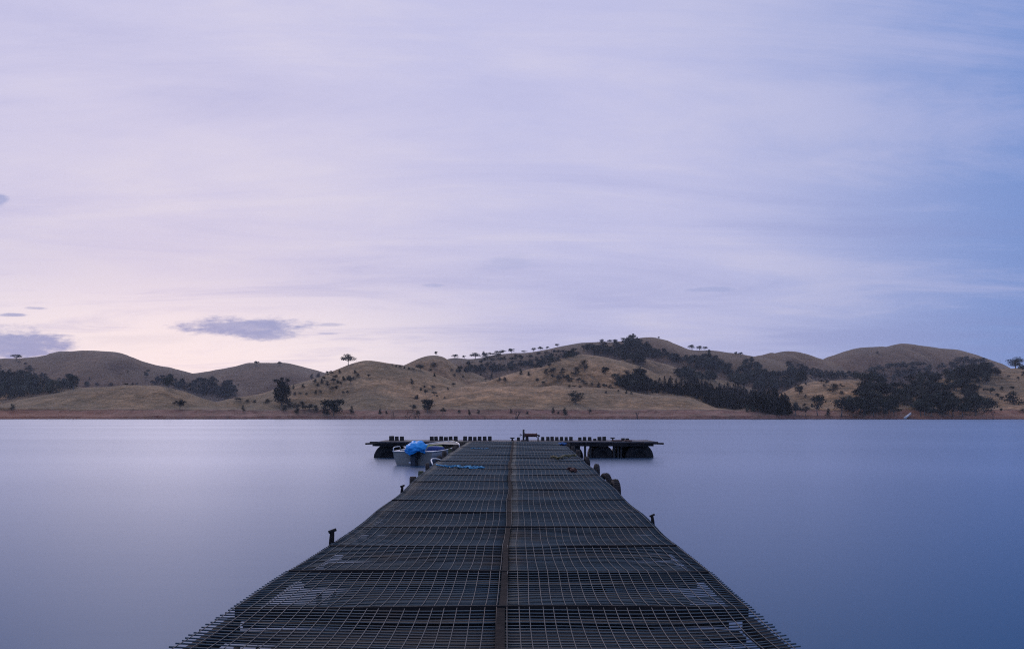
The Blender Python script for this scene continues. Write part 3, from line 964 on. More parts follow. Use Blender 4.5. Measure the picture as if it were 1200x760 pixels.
def jz(y):
    return smooth_interp(y, _zy, _zz, 1.2)


BEAMS = [4.53 + 1.045 * k for k in range(-7, 21)]
BAYSAG = {}
jrnd = random.Random(3)
for k in range(len(BEAMS)):
    BAYSAG[k] = (lambda q: (jrnd.uniform(0.022, 0.036) * q, jrnd.uniform(0.034, 0.066) * q, jrnd.uniform(-0.008, 0.008) * q))(1.0 if BEAMS[k] < 6 else 0.7 if BEAMS[k] < 9 else 0.5)
YEND = 26.38
CENT = lambda y: 0.5 * (jl(y) + jr(y)) + 0.10 * (1 - y / 26) - 0.055 + 0.014 * max(0.0, 6.8 - y)


def sag(x, y):
    """drape of the mesh between cross beams: side to side it hangs a little differently in each bay"""
    k = 0
    while k + 1 < len(BEAMS) and BEAMS[k + 1] <= y:
        k += 1
    a = BEAMS[k]
    b_ = BEAMS[k + 1] if k + 1 < len(BEAMS) else YEND
    t = min(max((y - a) / (b_ - a), 0), 1)
    s0, s1, tw = BAYSAG[k]
    u = (x - CENT(y)) / 1.5
    amp = s0 + (s1 - s0) * 0.5 * (0.5 + 0.5 * math.sin(2.1 * u + k)) + tw * u
    amp *= max(0.0, 1 - min(abs(u), 1.0) ** 5)
    return -amp * (math.sin(math.pi * t) ** 0.9) + 0.003 * math.sin(x * 5 + y * 3.1)


jet = empty('jetty', (0, 0, 0))
tag(jet, 'long floating jetty decked in sagging rusty steel mesh running out over the lake', 'jetty')
# two mesh sheets side by side, left and right of the centre strip
for side in (-1, 1):
    rods = MB()
    y = BEAMS[0]
    i = 0
    while y < YEND:
        ext = 0.0
        if y < 4.53:
            ext = 0.010 + 0.007 * math.sin(i * 1.7)
        elif y < 5.6:
            ext = 0.012
        c = CENT(y)
        x0, x1 = (jl(y) - ext, c) if side < 0 else (c, jr(y) + ext)
        pts = []
        nseg = 9
        jit = jrnd.uniform(-.006, .006)
        for s in range(nseg + 1):
            x = x0 + (x1 - x0) * s / nseg
            pts.append((x, y + jit + 0.004 * math.sin(x * 3 + i), jz(y) + sag(x, y) - 0.0))
        rods.tube(pts, 0.0042 + jrnd.uniform(-.0004, .0007), 5)
        y += 0.0505 + jrnd.uniform(-.0015, .0015)
        i += 1
    wires = MB()
    n = 20
    for k in range(n + 1):
        fr = (k + 0.35) / (n + 0.7)
        pts = []
        y = BEAMS[0]
        ph = jrnd.random() * 6
        while y < YEND:
            c = CENT(y)
            x0, x1 = (jl(y), c) if side < 0 else (c, jr(y))
            x = x0 + (x1 - x0) * fr + 0.006 * math.sin(y * 1.3 + ph)
            pts.append((x, y, jz(y) + sag(x, y) + 0.0072))
            y += 0.1045
        wires.tube(pts, 0.0025, 5)
    g = rods.build('deck_mesh', M['rod'], jet, True)
    wires.build('long_wire', M['wire'], g, True)

# cross beams
for k, y in enumerate(BEAMS):
    t = MB()
    a, b_ = jl(y) + 0.02, jr(y) - 0.02
    n = 10
    prev = None
    pts = []
    for s in range(n + 1):
        x = a + (b_ - a) * s / n
        pts.append(Vector((x, y + 0.012 * math.sin(x * 2 + k), jz(y) - 0.012 + 0.006 * math.sin(x * 1.7 + k * 2))))
    # angle iron: upright web and flat flange
    for dy, dz, hy, hz in ((0.0, -0.016, 0.006, 0.039), (0.032, -0.008, 0.026, 0.004)):
        vs, fs = [], []
        for p in pts:
            for sy, sz in ((-1, -1), (1, -1), (1, 1), (-1, 1)):
                vs.append(p + Vector((0, dy + sy * hy, dz + sz * hz)))
        for s in range(n):
            for q in range(4):
                a0 = s * 4 + q
                a1 = s * 4 + (q + 1) % 4
                fs.append((a0, a1, a1 + 4, a0 + 4))
        t.add(vs, fs)
    t.build('cross_beam', M['beam'], jet)


def rail(f, y0, y1, w, h, drop, step=0.5):
    t = MB()
    vs, fs = [], []
    n = int((y1 - y0) / step)
    for s in range(n + 1):
        y = y0 + (y1 - y0) * s / n
        p = Vector((f(y), y, jz(y) - drop))
        for sx, sz in ((-1, -1), (1, -1), (1, 1), (-1, 1)):
            vs.append(p + Vector((sx * w / 2, 0, sz * h / 2)))
    for s in range(n):
        for q in range(4):
            a0, a1 = s * 4 + q, s * 4 + (q + 1) % 4
            fs.append((a0, a1, a1 + 4, a0 + 4))
    fs += [(3, 2, 1, 0), tuple(n * 4 + q for q in range(4))]
    t.add(vs, fs)
    return t


rail(lambda y: jl(y) + 0.01, 4.6, YEND, 0.032, 0.09, 0.055).build('side_beam', M['beam'], jet, bevel=0.004)
rail(lambda y: jr(y) - 0.01, 4.6, YEND, 0.032, 0.09, 0.055).build('side_beam', M['beam'], jet, bevel=0.004)
rail(lambda y: jl(y) + 0.03, -2.8, 4.50, 0.06, 0.09, 0.085).build('side_beam', M['beam'], jet, bevel=0.004)
rail(lambda y: jr(y) - 0.03, -2.8, 4.50, 0.06, 0.09, 0.085).build('side_beam', M['beam'], jet, bevel=0.004)
for x in (-0.75, 0.62):
    rail(lambda y, x=x: x + 0.006 * y, -2.8, YEND, 0.06, 0.08, 0.20).build('bearer', M['beam'], jet)
# centre strip in lengths that do not quite line up
for y0, y1, dx, wd in ((-2.8, 4.50, -0.006, 0.048), (4.54, 9.7, 0.004, 0.044), (9.74, 17.0, 0.0, 0.045), (17.05, YEND, 0.003, 0.045)):
    t = MB()
    vs, fs = [], []
    n = int((y1 - y0) / 0.13)
    for s in range(n + 1):
        y = y0 + (y1 - y0) * s / n
        c = CENT(y) + dx
        z = jz(y) + 1.0 * sag(c, y) + 0.006
        for sx, sz in ((-1, -1), (1, -1), (1, 1), (-1, 1)):
            vs.append(Vector((c + sx * wd / 2, y, z + sz * 0.005)))
    for s in range(n):
        for q in range(4):
            a0, a1 = s * 4 + q, s * 4 + (q + 1) % 4
            fs.append((a0, a1, a1 + 4, a0 + 4))
    fs += [(3, 2, 1, 0), tuple(n * 4 + q for q in range(4))]
    t.add(vs, fs)
    t.build('centre_strip', M['rust'], jet)
# old planks hung under the mesh in each bay
for k in range(len(BEAMS)):
    a = BEAMS[k] + 0.10
    t = MB()
    b_ = (BEAMS[k + 1] if k + 1 < len(BEAMS) else YEND) - 0.03
    y = a
    while y + 0.12 < b_:
        wd = jrnd.uniform(0.13, 0.19)
        gl = 0.05 + jrnd.uniform(-.03, .05)
        gr = 0.05 + jrnd.uniform(-.03, .05)
        if 3.75 < y < 4.25:
            gl, gr = 0.36, 0.34
        elif 5.0 < y < 5.35:
            gl, gr = 0.42, 0.24
        elif 6.1 < y < 6.3:
            gl = 0.34
        if jrnd.random() < 0.04:
            y += wd
            continue
        x0, x1 = jl(y) + gl, jr(y) - gr
        t.box(((x0 + x1) / 2, y + wd / 2, jz(y) - 0.125 + jrnd.uniform(-.008, .008)), (x1 - x0, wd - 0.012, 0.028), Matrix.Rotation(jrnd.uniform(-.008, .008), 3, 'Z'))
        y += wd
    t.build('under_planks', M['plank'], jet)
# float drums under the jetty
for y in np.arange(-1.5, 26, 3.1):
    for x in (-0.85, 0.75):
        t = MB()
        mt = Matrix.Translation((x, float(y), jz(y) - 0.40)) @ Matrix.Rotation(-math.pi / 2, 4, 'X')
        R = 0.22
        t.lathe([(0.001, -0.55), (R * .85, -0.55), (R, -0.50), (R, -0.2), (R + .012, -0.19), (R + .012, -0.16), (R, -0.15), (R, 0.15), (R + .012, 0.16), (R + .012, 0.19), (R, 0.2), (R, 0.5), (R * .85, 0.55), (0.001, 0.55)], mt, 20)
        t.build('float', M['plastic'], jet, True)


# mooring posts along the edges: short pipe with a slanted cap piece
def edge_post(x, y, h, r, lean):
    t = MB()
    z = jz(y) - 0.05
    t.tube([(x, y, z), (x + lean * .4, y, z + h * .55), (x + lean, y, z + h)], [r * 1.08, r, r * .85], 10)
    o = t.build('mooring_post', M['rust'], jet, True)
    c = MB()
    c.tube([(x + lean - r * 1.4, y - .01, z + h - r * .1), (x + lean + r * 1.5, y + .01, z + h + r * .9)], r * .62, 8)
    c.build('post_cap', M['beam'], o, True)


edge_post(jl(6.8) - 0.012, 6.8, 0.145, 0.022, 0.008)
edge_post(jl(10.6) - 0.0, 10.6, 0.125, 0.019, 0.01)
edge_post(jr(8.0) + 0.01, 8.0, 0.115, 0.017, -0.012)
# stakes seen through the mesh near the left edge
for x, y, h in ((-1.42, 4.02, 0.22), (-1.30, 5.25, 0.2), (1.02, 3.95, 0.2)):
    t = MB()
    t.tube([(x, y, jz(y) - 0.07 - h), (x + .01, y, jz(y) - 0.075)], 0.018, 8)
    t.tube([(x, y, jz(y) - 0.07 - h), (x + .11, y + .04, jz(y) - 0.08)], 0.010, 6)
    t.build('bracket', M['beam'], jet, True)


# ------------------------------------------------------------------ tyres and fenders along the jetty edges
def tyre_mesh():
    t = MB()
    R, prof = 0.0, []
    # cross-section of a tyre (radius, along axis)
    pr = [(0.165, -0.055), (0.20, -0.075), (0.25, -0.078), (0.275, -0.062), (0.284, -0.03), (0.284, 0.03), (0.275, 0.062), (0.25, 0.078), (0.20, 0.075), (0.165, 0.055), (0.18, 0.04), (0.24, 0.04), (0.24, -0.04), (0.18, -0.04), (0.165, -0.055)]
    mt = Matrix.Rotation(math.pi / 2, 4, 'Y')
    t.lathe(pr, mt, 30)
    for k in range(30):
        a = 2 * math.pi * k / 30
        rot = Matrix.Rotation(a, 3, 'X')
        for s in (-1, 1):
            t.box(rot @ Vector((s * 0.032, 0, 0.286)), (0.05, 0.035, 0.012), rot)
    return t


tyre_me = tyre_mesh().mesh('tyre', M['rubberbrown'], False)


def rope_loop(x, y, z):
    t = MB()
    t.tube([(0, -.03, 0.16), (0.0, -.03, 0.30), (-0.02 if x > 0 else 0.02, 0, 0.31), (0, .03, 0.30), (0, .03, 0.16), (0, -.03, 0.16)], 0.008, 5)
    return t


def tyre(x, y, up, rx, rz, sc, label, grp):
    e = empty('tyre', (x, y, jz(y) - 0.285 * sc + up), rz)
    e.scale = (sc, sc, sc)
    e.rotation_euler = (rx, 0, rz)
    o = bpy.data.objects.new('tread', tyre_me)
    COL.objects.link(o)
    o.parent = e
    rope_loop(x, y, 0).build('hanging_rope', M['oliverope'], e, True)
    tag(e, label, 'tyre', grp)


for y, up, rz, sc, lab in ((16.8, 0.045, 0.15, 0.55, 'old tyre fender on the right jetty edge, farthest of the four near its bend'),
                           (14.5, 0.055, -0.2, 0.62, 'old tyre fender on the right jetty edge, second farthest of four'),
                           (12.9, 0.030, 0.35, 0.6, 'old tyre fender on the right jetty edge, low and second nearest of four'),
                           (11.8, 0.042, 0.1, 0.66, 'old tyre fender on the right jetty edge, nearest of four')):
    tyre(jr(y) + 0.115 * sc + 0.03, y, up, 0.2, rz, sc, lab, 'tyre fenders on the right jetty edge')
for y, up, rz, sc, lab in ((14.9, 0.04, 0.1, 0.5, 'old tyre fender on the left jetty edge beside the cyan rope'),
                           (17.2, 0.04, -0.2, 0.55, 'old tyre fender on the left jetty edge beside the stern of the boat'),
                           (21.3, 0.05, 0.2, 0.55, 'old tyre fender on the left jetty edge beside the bow of the boat')):
    tyre(jl(y) - 0.115 * sc - 0.03, y, up, 0.1, rz, sc, lab, 'tyre fenders on the left jetty edge')


def fender_post(x, y, up, r, mat, label):
    t = MB()
    rr = random.Random(int(y * 10))
    n = 12
    z1 = jz(y) + up
    ring = [(r * (1 + rr.uniform(-.12, .12))) for k in range(n)]
    vs, fs = [], []
    for z, sc in ((-0.3, 1), (z1 - .03, 1.0), (z1, 0.86)):
        for k in range(n):
            a = 2 * math.pi * k / n
            vs.append((math.cos(a) * ring[k] * sc, math.sin(a) * ring[k] * sc, z))
    for i in range(2):
        for k in range(n):
            a0, a1 = i * n + k, i * n + (k + 1) % n
            fs.append((a0, a1, a1 + n, a0 + n))
    fs.append(tuple(2 * n + k for k in range(n)))
    t.add(vs, fs)
    o = t.build('fender_pile', mat, None)
    o.location = (x, y, 0)
    tag(o, label, 'pile', 'piles along the left jetty edge')


for y, dx, up, r, mt, lab in ((12.6, -0.07, 0.005, 0.06, 'timber', 'brown timber pile on the left jetty edge, nearest of the piles'),
                              (13.5, -0.06, 0.015, 0.05, 'mossy', 'greenish pile on the left jetty edge right behind the nearest brown one'),
                              (18.6, -0.09, 0.07, 0.055, 'timber', 'worn pile on the left jetty edge alongside the middle of the boat'),
                              (20.0, -0.09, 0.07, 0.05, 'mossy', 'greenish worn pile on the left jetty edge by the front of the boat'),
                              (22.6, -0.09, 0.06, 0.06, 'timber', 'worn pile on the left jetty edge level with the bow of the boat'),
                              (24.4, -0.08, 0.05, 0.06, 'timber', 'worn pile on the left jetty edge next to the pontoon, farthest of the piles')):
    fender_post(jl(y) + dx, y, up, r, M[mt], lab)
# right edge timbers near the pontoon
for y, dx, up, r, lab in ((19.5, 0.09, 0.05, 0.055, 'worn pile on the right jetty edge just beyond the farthest tyre'),
                          (21.6, 0.09, 0.05, 0.055, 'worn pile on the right jetty edge beside the olive rope'),
                          (23.6, 0.09, 0.05, 0.055, 'worn pile on the right jetty edge close to the pontoon')):
    t_ = fender_post(jr(y) + dx, y, up, r, M['timber'], lab)
for o in list(COL.objects):
    if o.name.startswith('fender_pile') and o.location.x > 0:
        o['group'] = 'piles along the right jetty edge'

# white hose bent over the left edge
t = MB()
pts = []
for k in range(15):
    a = k / 14
    y = 15.3 + 1.25 * a
    pts.append((jl(y) - 0.02 - 0.10 * math.sin(math.pi * a) + 0.05 * a, y, jz(y) - 0.02 + 0.075 * math.sin(math.pi * a) ** 0.7))
t.tube(pts, 0.014, 8)
tag(t.build('hose', M['white'], None, True), 'white bent hose arching over the left jetty edge behind the boat stern', 'hose')


def rope_pile(name, mat, pts, rad, label, wig, seed, strands=1, cat='rope'):
    r = random.Random(seed)
    t = MB()
    for s in range(strands):
        out = []
        for i in range(len(pts) - 1):
            a, b_ = Vector(pts[i]), Vector(pts[i + 1])
            for q in range(8):
                p = a.lerp(b_, q / 8)
                x = p.x + r.uniform(-wig, wig)
                y = p.y + r.uniform(-wig, wig) * 2.2
                out.append((x, y, jz(y) + sag(x, y) + 0.012 + rad + r.random() * rad * 2.5))
        t.tube(out, rad, 6)
    tag(t.build(name, mat, None, True), label, cat)


rope_pile('rope', M['cyanrope'], [(-1.40, 14.7, 0), (-1.15, 14.35, 0), (-1.0, 14.6, 0), (-0.95, 14.1, 0), (-0.8, 14.45, 0), (-0.75, 13.95, 0), (-0.52, 14.2, 0), (-0.62, 14.45, 0), (-0.9, 14.5, 0)], 0.010,
          'tangled cyan rope lying across the left half of the jetty deck', 0.035, 1, 3)
rope_pile('rope', M['bluerope'], [(1.42, 23.4, 0), (1.58, 23.1, 0), (1.5, 23.5, 0), (1.6, 23.3, 0)], 0.02, 'small heap of blue rope at the far right corner of the jetty', 0.05, 2, 3)
rope_pile('rope', M['oliverope'], [(0.85, 17.0, 0), (1.0, 16.6, 0), (1.12, 17.0, 0), (1.3, 17.4, 0), (1.44, 17.5, 0)], 0.016, 'olive rope trailing over the right jetty edge', 0.02, 3, 2)
rope_pile('rope', M['cyanrope'], [(-1.1, 21.2, 0), (-0.8, 21.0, 0), (-0.6, 21.1, 0)], 0.009, 'faint pale rope on the deck beside the bow of the boat', 0.03, 4, 1)
rope_pile('rag', M['redrust'], [(0.98, 13.6, 0), (1.08, 13.4, 0), (1.02, 13.5, 0)], 0.018, 'small dark red rag on the deck near the right hand tyres', 0.03, 5, 2, 'rag')

# ------------------------------------------------------------------ pontoon across the jetty end
pon = empty('pontoon', (0, 26.5, 0))
tag(pon, 'long dark boarded pontoon lying crosswise at the end of the jetty on black floats', 'pontoon')
PY0, PY1, PZ = 26.45, 28.3, 0.553


def L3(x, y, z):
    return (x, y - 26.5, z)


t = MB()
x = -4.55
prnd = random.Random(9)
while x < 4.75:
    wd = 0.145
    e = prnd.uniform(-.02, .02)
    t.box(L3(x + wd / 2, (PY0 + PY1) / 2 + e, PZ - 0.02 + prnd.uniform(-.003, .003)), (wd - 0.008, PY1 - PY0, 0.04))
    x += wd
t.build('boards', M['deckboard'], pon)
t = MB()
for y in (PY0 + 0.06, (PY0 + PY1) / 2, PY1 - 0.06):
    t.box(L3(0.08, y, PZ - 0.10), (9.4, 0.07, 0.115))
t.build('frame_beam', M['beam'], pon)
# board ends and rails sticking out past the frame
for sx, x0, x1, z, y in ((-1, -4.95, -3.9, -0.075, 26.5), (-1, -4.75, -3.6, -0.135, 26.75), (-1, -5.0, -4.2, -0.07, 27.6), (1, 3.9, 5.12, -0.07, 26.5), (1, 3.6, 4.62, -0.135, 26.8), (1, 4.1, 5.15, -0.075, 27.7)):
    t = MB()
    t.box(L3((x0 + x1) / 2, y, PZ + z + 0.012), (x1 - x0, 0.13, 0.055), Matrix.Rotation(0.02 * sx, 3, 'Y'))
    t.build('outrigger', M['beam'], pon, bevel=0.006)


def float_drum(x, y0, y1, z, R, big):
    t = MB()
    mt = Matrix.Translation(L3(x, y0, z)) @ Matrix.Rotation(-math.pi / 2, 4, 'X')
    l = y1 - y0
    t.lathe([(0.001, 0.02), (R * .42, 0.02), (R * .45, 0.01), (R * .68, 0.01), (R * .70, 0.02), (R * .84, 0.02), (R * .93, 0.03), (R * .98, 0.06), (R, 0.10), (R, l * .3), (R * 1.02, l * .31), (R * 1.02, l * .34), (R, l * .35), (R, l * .65), (R * 1.02, l * .66), (R * 1.02, l * .69), (R, l * .7), (R, l - .05), (R * .9, l), (0.001, l)], mt, 40)
    t.build('float', M['plastic'], pon, True)


float_drum(-4.22, 26.6, 28.1, -0.02, 0.49, True)
float_drum(-3.30, 26.6, 28.1, -0.02, 0.46, True)
float_drum(4.32, 26.6, 28.1, 0.0, 0.50, True)
float_drum(4.02, 26.9, 28.2, -0.03, 0.50, True)
float_drum(3.07, 26.6, 28.1, 0.06, 0.38, False)
float_drum(2.05, 26.9, 28.1, 0.02, 0.40, False)
# uprights between the floats
for x, wd in ((2.20, 0.22), (2.48, 0.07), (2.66, 0.07), (3.46, 0.08), (3.60, 0.05), (3.70, 0.05), (-2.6, 0.1), (-2.1, 0.1)):
    t = MB()
    t.box(L3(x, 26.62, 0.16), (wd, 0.07, 0.62))
    t.build('upright', M['rubber'], pon)


# stub posts standing along the far edge (photo columns, photo row of the top)
def stub(px, top, wpx, y=27.2):
    s = F / y
    z1 = EYE - (top - HY) / s
    t = MB()
    wd = wpx / s
    x = (px - CX) / s
    t.box(L3(x, y, (PZ + z1) / 2 - .002), (wd, 0.15, z1 - PZ + .004), Matrix.Rotation(prnd.uniform(-.05, .05), 3, 'Y'), taper=0.95)
    t.build('stub_post', M['stub'], pon, bevel=0.008)


for px, top, wd in [(459, 510.5, 5.5), (465, 511, 4), (471, 511, 4.5), (506, 511, 4.4), (511, 511, 4), (517, 510.8, 4.4), (522.5, 511.5, 4.6), (528, 511, 4.4), (534, 510.8, 4.6),
                    (545, 510.8, 4.4), (551, 511, 4.4), (556.5, 511.4, 4.0), (562, 511, 4.4), (568, 511, 4.4), (574, 510.8, 4.4),
                    (607.5, 512, 3.6), (636, 511.5, 3.8), (642, 511.4, 4), (647, 511.2, 4), (652.5, 511.6, 4), (658, 511.4, 3.8), (663.5, 511.6, 3.6), (669, 511.4, 4),
                    (679.5, 512, 3.8), (685, 511.6, 4), (691, 511.6, 4), (697, 513.6, 3.6), (702.5, 511.4, 4.6), (708, 511.2, 4.2), (730, 513, 4), (735, 513.2, 4)]:
    stub(px, top, wd)
# cleats: foot, stem and a cross bar
for px in (600.3, 718):
    x = (px - CX) / (F / 27.0)
    t = MB()
    t.box(L3(x, 27.0, PZ + 0.012), (0.10, 0.08, 0.024))
    t.tube([L3(x, 27.0, PZ + .02), L3(x, 27.0, PZ + .10)], 0.028, 8)
    t.tube([L3(x - .085, 27.0, PZ + .115), L3(x, 27.0, PZ + .10), L3(x + .085, 27.0, PZ + .115)], [0.014, 0.024, 0.014], 8)
    t.build('cleat', M['beam'], pon, True)
for x0, x1 in ((3.45, 3.75), (3.85, 4.1)):
    t = MB()
    t.box(L3((x0 + x1) / 2, 26.9, PZ + .022), (x1 - x0, 0.3, 0.04))
    t.build('loose_board', M['redrust'], pon)

# winch on the pontoon
wz = empty('hand_winch', ((620 - CX) / (F / 27.0), 27.0, PZ))
tag(wz, 'low winch with a tall dark end post and reddish drum standing on the pontoon', 'winch')
t = MB()
t.tube([(-0.19, 0, 0), (-0.19, 0, 0.40)], 0.034, 10)
t.box((-0.19, 0, 0.02), (0.16, 0.14, 0.04))
t.build('end_post', M['stub'], wz, True)
t = MB()
mt = Matrix.Translation((-0.155, 0, 0.205)) @ Matrix.Rotation(math.pi / 2, 4, 'Y')
t.lathe([(0.001, 0), (0.075, 0), (0.075, 0.02), (0.06, 0.025), (0.06, 0.40), (0.075, 0.405), (0.075, 0.43), (0.001, 0.43)], mt, 16)
t.build('drum', M['redrust'], wz, True)
for x in (-0.07, 0.31):
    t = MB()
    t.box((x, 0, 0.075), (0.12 if x < 0 else 0.05, 0.08, 0.15), taper=0.8)
    t.build('leg', M['stub'], wz)
t = MB()
t.tube([(-0.24, 0, 0.2), (-0.31, -0.02, 0.24), (-0.31, -0.08, 0.17)], 0.014, 6)
t.tube([(0.28, 0, 0.21), (0.37, 0, 0.17)], 0.03, 8)
t.build('crank_handle', M['stub'], wz, True)


# ------------------------------------------------------------------ aluminium dinghy
def hull_sections(n=15, Lb=3.55, B=1.32, H=0.44, bowH=0.66):
    secs = []
    for i in range(n):
        t = i / (n - 1)
        hb = B / 2 * (0.90 + 0.10 * math.sin(math.pi * min(t * 1.6, 1)) if t < 0.55 else 1.0 * (1 - ((t - 0.55) / 0.45) ** 2.1) ** 0.75)
        hb = max(hb, 0.012)
        zg = H + (bowH - H) * t ** 2.2
        zk = -0.12 + 0.55 * max(0, (t - 0.72) / 0.28) ** 2
        zc = zk + 0.10 + 0.12 * t
        y = Lb * t
        yk = y - 0.28 * max(0, (t - 0.7) / 0.3) ** 1.5
        secs.append([(-hb, y, zg), (-hb * 0.97, y - (y - yk) * .3, zg - (zg - zc) * 0.35), (-hb * 0.80, y - (y - yk) * .7, zc), (-hb * 0.42, yk, (zk + zc) / 2 - .01), (0, yk, zk)])
    return secs


def hull_obj(mat_out, mat_in, rim, parent):
    secs = hull_sections()
    t = MB()
    vs, fs = [], []
    for s in secs:
        row = s + [(-p[0], p[1], p[2]) for p in s[-2::-1]]
        vs += row
    k = 9
    for i in range(len(secs) - 1):
        for j in range(k - 1):
            a = i * k + j
            fs.append((a, a + 1, a + k + 1, a + k))
    t.add(vs, fs)
    h = t.build('hull', [mat_out, mat_in], parent, True)
    so = h.modifiers.new('skin', 'SOLIDIFY')
    so.thickness = 0.016
    so.offset = 1
    so.material_offset = 1
    t = MB()
    t.add([Vector(v) + Vector((0, -0.004, 0)) for v in vs[:k]], [tuple(range(k))])
    tr_ = t.build('transom', mat_out, parent)
    so = tr_.modifiers.new('skin', 'SOLIDIFY')
    so.thickness = 0.035
    t = MB()
    left = [Vector(s[0]) + Vector((-.004, 0, .008)) for s in secs]
    right = [Vector((-p.x, p.y, p.z)) for p in left]
    t.tube(left + right[::-1], 0.020, 8)
    t.build('gunwale', rim, parent, True)
    t = MB()
    t.tube([left[0] + Vector((0, -.01, 0)), right[0] + Vector((0, -.01, 0))], 0.016, 8)
    t.build('transom_rim', rim, parent, True)
    return secs


boat = empty('dinghy', (-2.86, 22.55, 0.0), -math.radians(13.5))
boat.scale = (1, 1, 0.88)
tag(boat, 'open grey aluminium dinghy moored at the left of the jetty, stern towards the viewer', 'boat')
secs = hull_obj(M['alu'], M['inside'], M['alubright'], boat)
for yb, wd in ((0.75, 0.26), (1.75, 0.26)):
    i = min(range(len(secs)), key=lambda q: abs(secs[q][0][1] - yb))
    hb = -secs[i][0][0] * 0.95
    t = MB()
    t.box((0, yb, 0.24), (hb * 2, wd, 0.03))
    t.box((0, yb, 0.10), (hb * 1.5, wd * .8, 0.25))
    t.build('thwart', M['alubright'], boat, bevel=0.006)
# bow deck
t = MB()
vs, fs = [], []
sel = secs[11:]
for s in sel:
    vs += [(s[0][0] * .96, s[0][1], s[0][2] - .005), (0, s[0][1], s[0][2] + .015), (-s[0][0] * .96, s[0][1], s[0][2] - .005)]
for i in range(len(sel) - 1):
    for j in range(2):
        a = i * 3 + j
        fs.append((a, a + 1, a + 4, a + 3))
t.add(vs, fs)
o = t.build('bow_deck', M['alu'], boat)
so = o.modifiers.new('skin', 'SOLIDIFY')
so.thickness = 0.01
# stern corner plates and grab rail
for sx in (-1, 1):
    t = MB()
    t.add([(sx * .595, 0.0, .452), (sx * .595, .42, .455), (sx * .30, 0.0, .452)], [(0, 1, 2) if sx < 0 else (0, 2, 1)])
    o = t.build('corner_plate', M['alubright'], boat)
    so = o.modifiers.new('skin', 'SOLIDIFY')
    so.thickness = 0.012
t = MB()
t.tube([(-.60, .02, .45), (-.60, .03, .55), (-.59, .08, .585), (-.55, .36, .60), (-.54, .42, .57), (-.54, .44, .45)], 0.014, 8)
t.build('grab_rail', M['alubright'], boat, True)
# outboard motor: powerhead, leg, plate, skeg, propeller
mo = bpy.data.objects.new('outboard_motor', None)
COL.objects.link(mo)
mo.parent = boat
mo.location = (0.10, -0.10, 0.0)
t = MB()
vs, fs = [], []
n = 16
for z, sx, sy in ((0.30, .10, .14), (0.40, .13, .19), (0.52, .15, .21), (0.64, .135, .19), (0.70, .09, .13)):
    for k in range(n):
        a = 2 * math.pi * k / n
        vs.append((sx * math.copysign(abs(math.cos(a)) ** .7, math.cos(a)), sy * math.copysign(abs(math.sin(a)) ** .7, math.sin(a)) - .03, z))
for i in range(4):
    for k in range(n):
        a0, a1 = i * n + k, i * n + (k + 1) % n
        fs.append((a0, a1, a1 + n, a0 + n))
fs.append(tuple(range(4 * n, 5 * n)))
t.add(vs, fs)
t.build('powerhead', M['motor'], mo, True)
t = MB()
t.box((0, -.03, 0.10), (0.13, 0.22, 0.46), taper=1.2)
t.box((0, -.02, -0.2), (0.05, 0.16, 0.3))
t.build('leg', M['motor'], mo, bevel=0.02)
t = MB()
t.box((0, -.10, -0.03), (0.22, 0.30, 0.02))
t.build('anti_splash_plate', M['motor'], mo, bevel=0.005)
t = MB()
t.box((0, .06, 0.36), (0.24, 0.10, 0.26))
t.tube([(-.16, .08, .30), (.16, .08, .30)], 0.02, 8)
t.build('clamp_bracket', M['motor'], mo, bevel=0.01)
t = MB()
t.box((-0.10, -.10, 0.10), (0.07, 0.05, 0.05))
t.build('exhaust_cover', M['alubright'], mo, bevel=0.012)

# crumpled blue tarpaulin tied over the powerhead
t = MB()
nu, nv = 40, 20
vs, fs = [], []
for j in range(nv + 1):
    v_ = j / nv
    for i in range(nu):
        a = 2 * math.pi * i / nu
        if v_ < 0.72:
            th = v_ / 0.72 * math.pi * 0.60
            rr_ = math.sin(th)
            z = 0.275 * math.cos(th)
        else:
            q = (v_ - .72) / .28
            rr_ = 0.951 - 0.10 * q + 0.06 * math.sin(a * 5) * q
            z = -0.085 - q * (0.115 + 0.05 * math.sin(a * 3 + 1))
        px_, py_ = rr_ * math.cos(a), rr_ * math.sin(a)
        nn = mnoise.fractal(Vector((px_ * 2.0, py_ * 2.0, z * 7)), 0.7, 2.1, 5)
        rd = mnoise.multi_fractal(Vector((px_ * 2.5 + 4, py_ * 2.5, z * 8)), 0.6, 2.2, 3)
        k = 1 + 0.16 * nn + 0.06 * (rd - 1)
        vs.append((px_ * .285 * k, py_ * .33 * k, z * k + 0.03 * px_))
for j in range(nv):
    for i in range(nu):
        a0, a1 = j * nu + i, j * nu + (i + 1) % nu
        fs.append((a0, a0 + nu, a1 + nu, a1))
t.add(vs, fs)
tp = t.build('tarpaulin', M['tarp'], None, True)
tp.modifiers.new('skin', 'SOLIDIFY').thickness = 0.006
Bm = Matrix.Translation(boat.location) @ Matrix.Rotation(-math.radians(13.5), 4, 'Z')
tp.location = Bm @ Vector((0.14, -0.10, 0.50))
tp.scale = (1.05, 1.0, 0.74)
tp.rotation_euler = (0, 0, -math.radians(13.5))
tag(tp, 'crumpled bright blue tarpaulin wrapped over the outboard motor of the dinghy', 'tarpaulin')


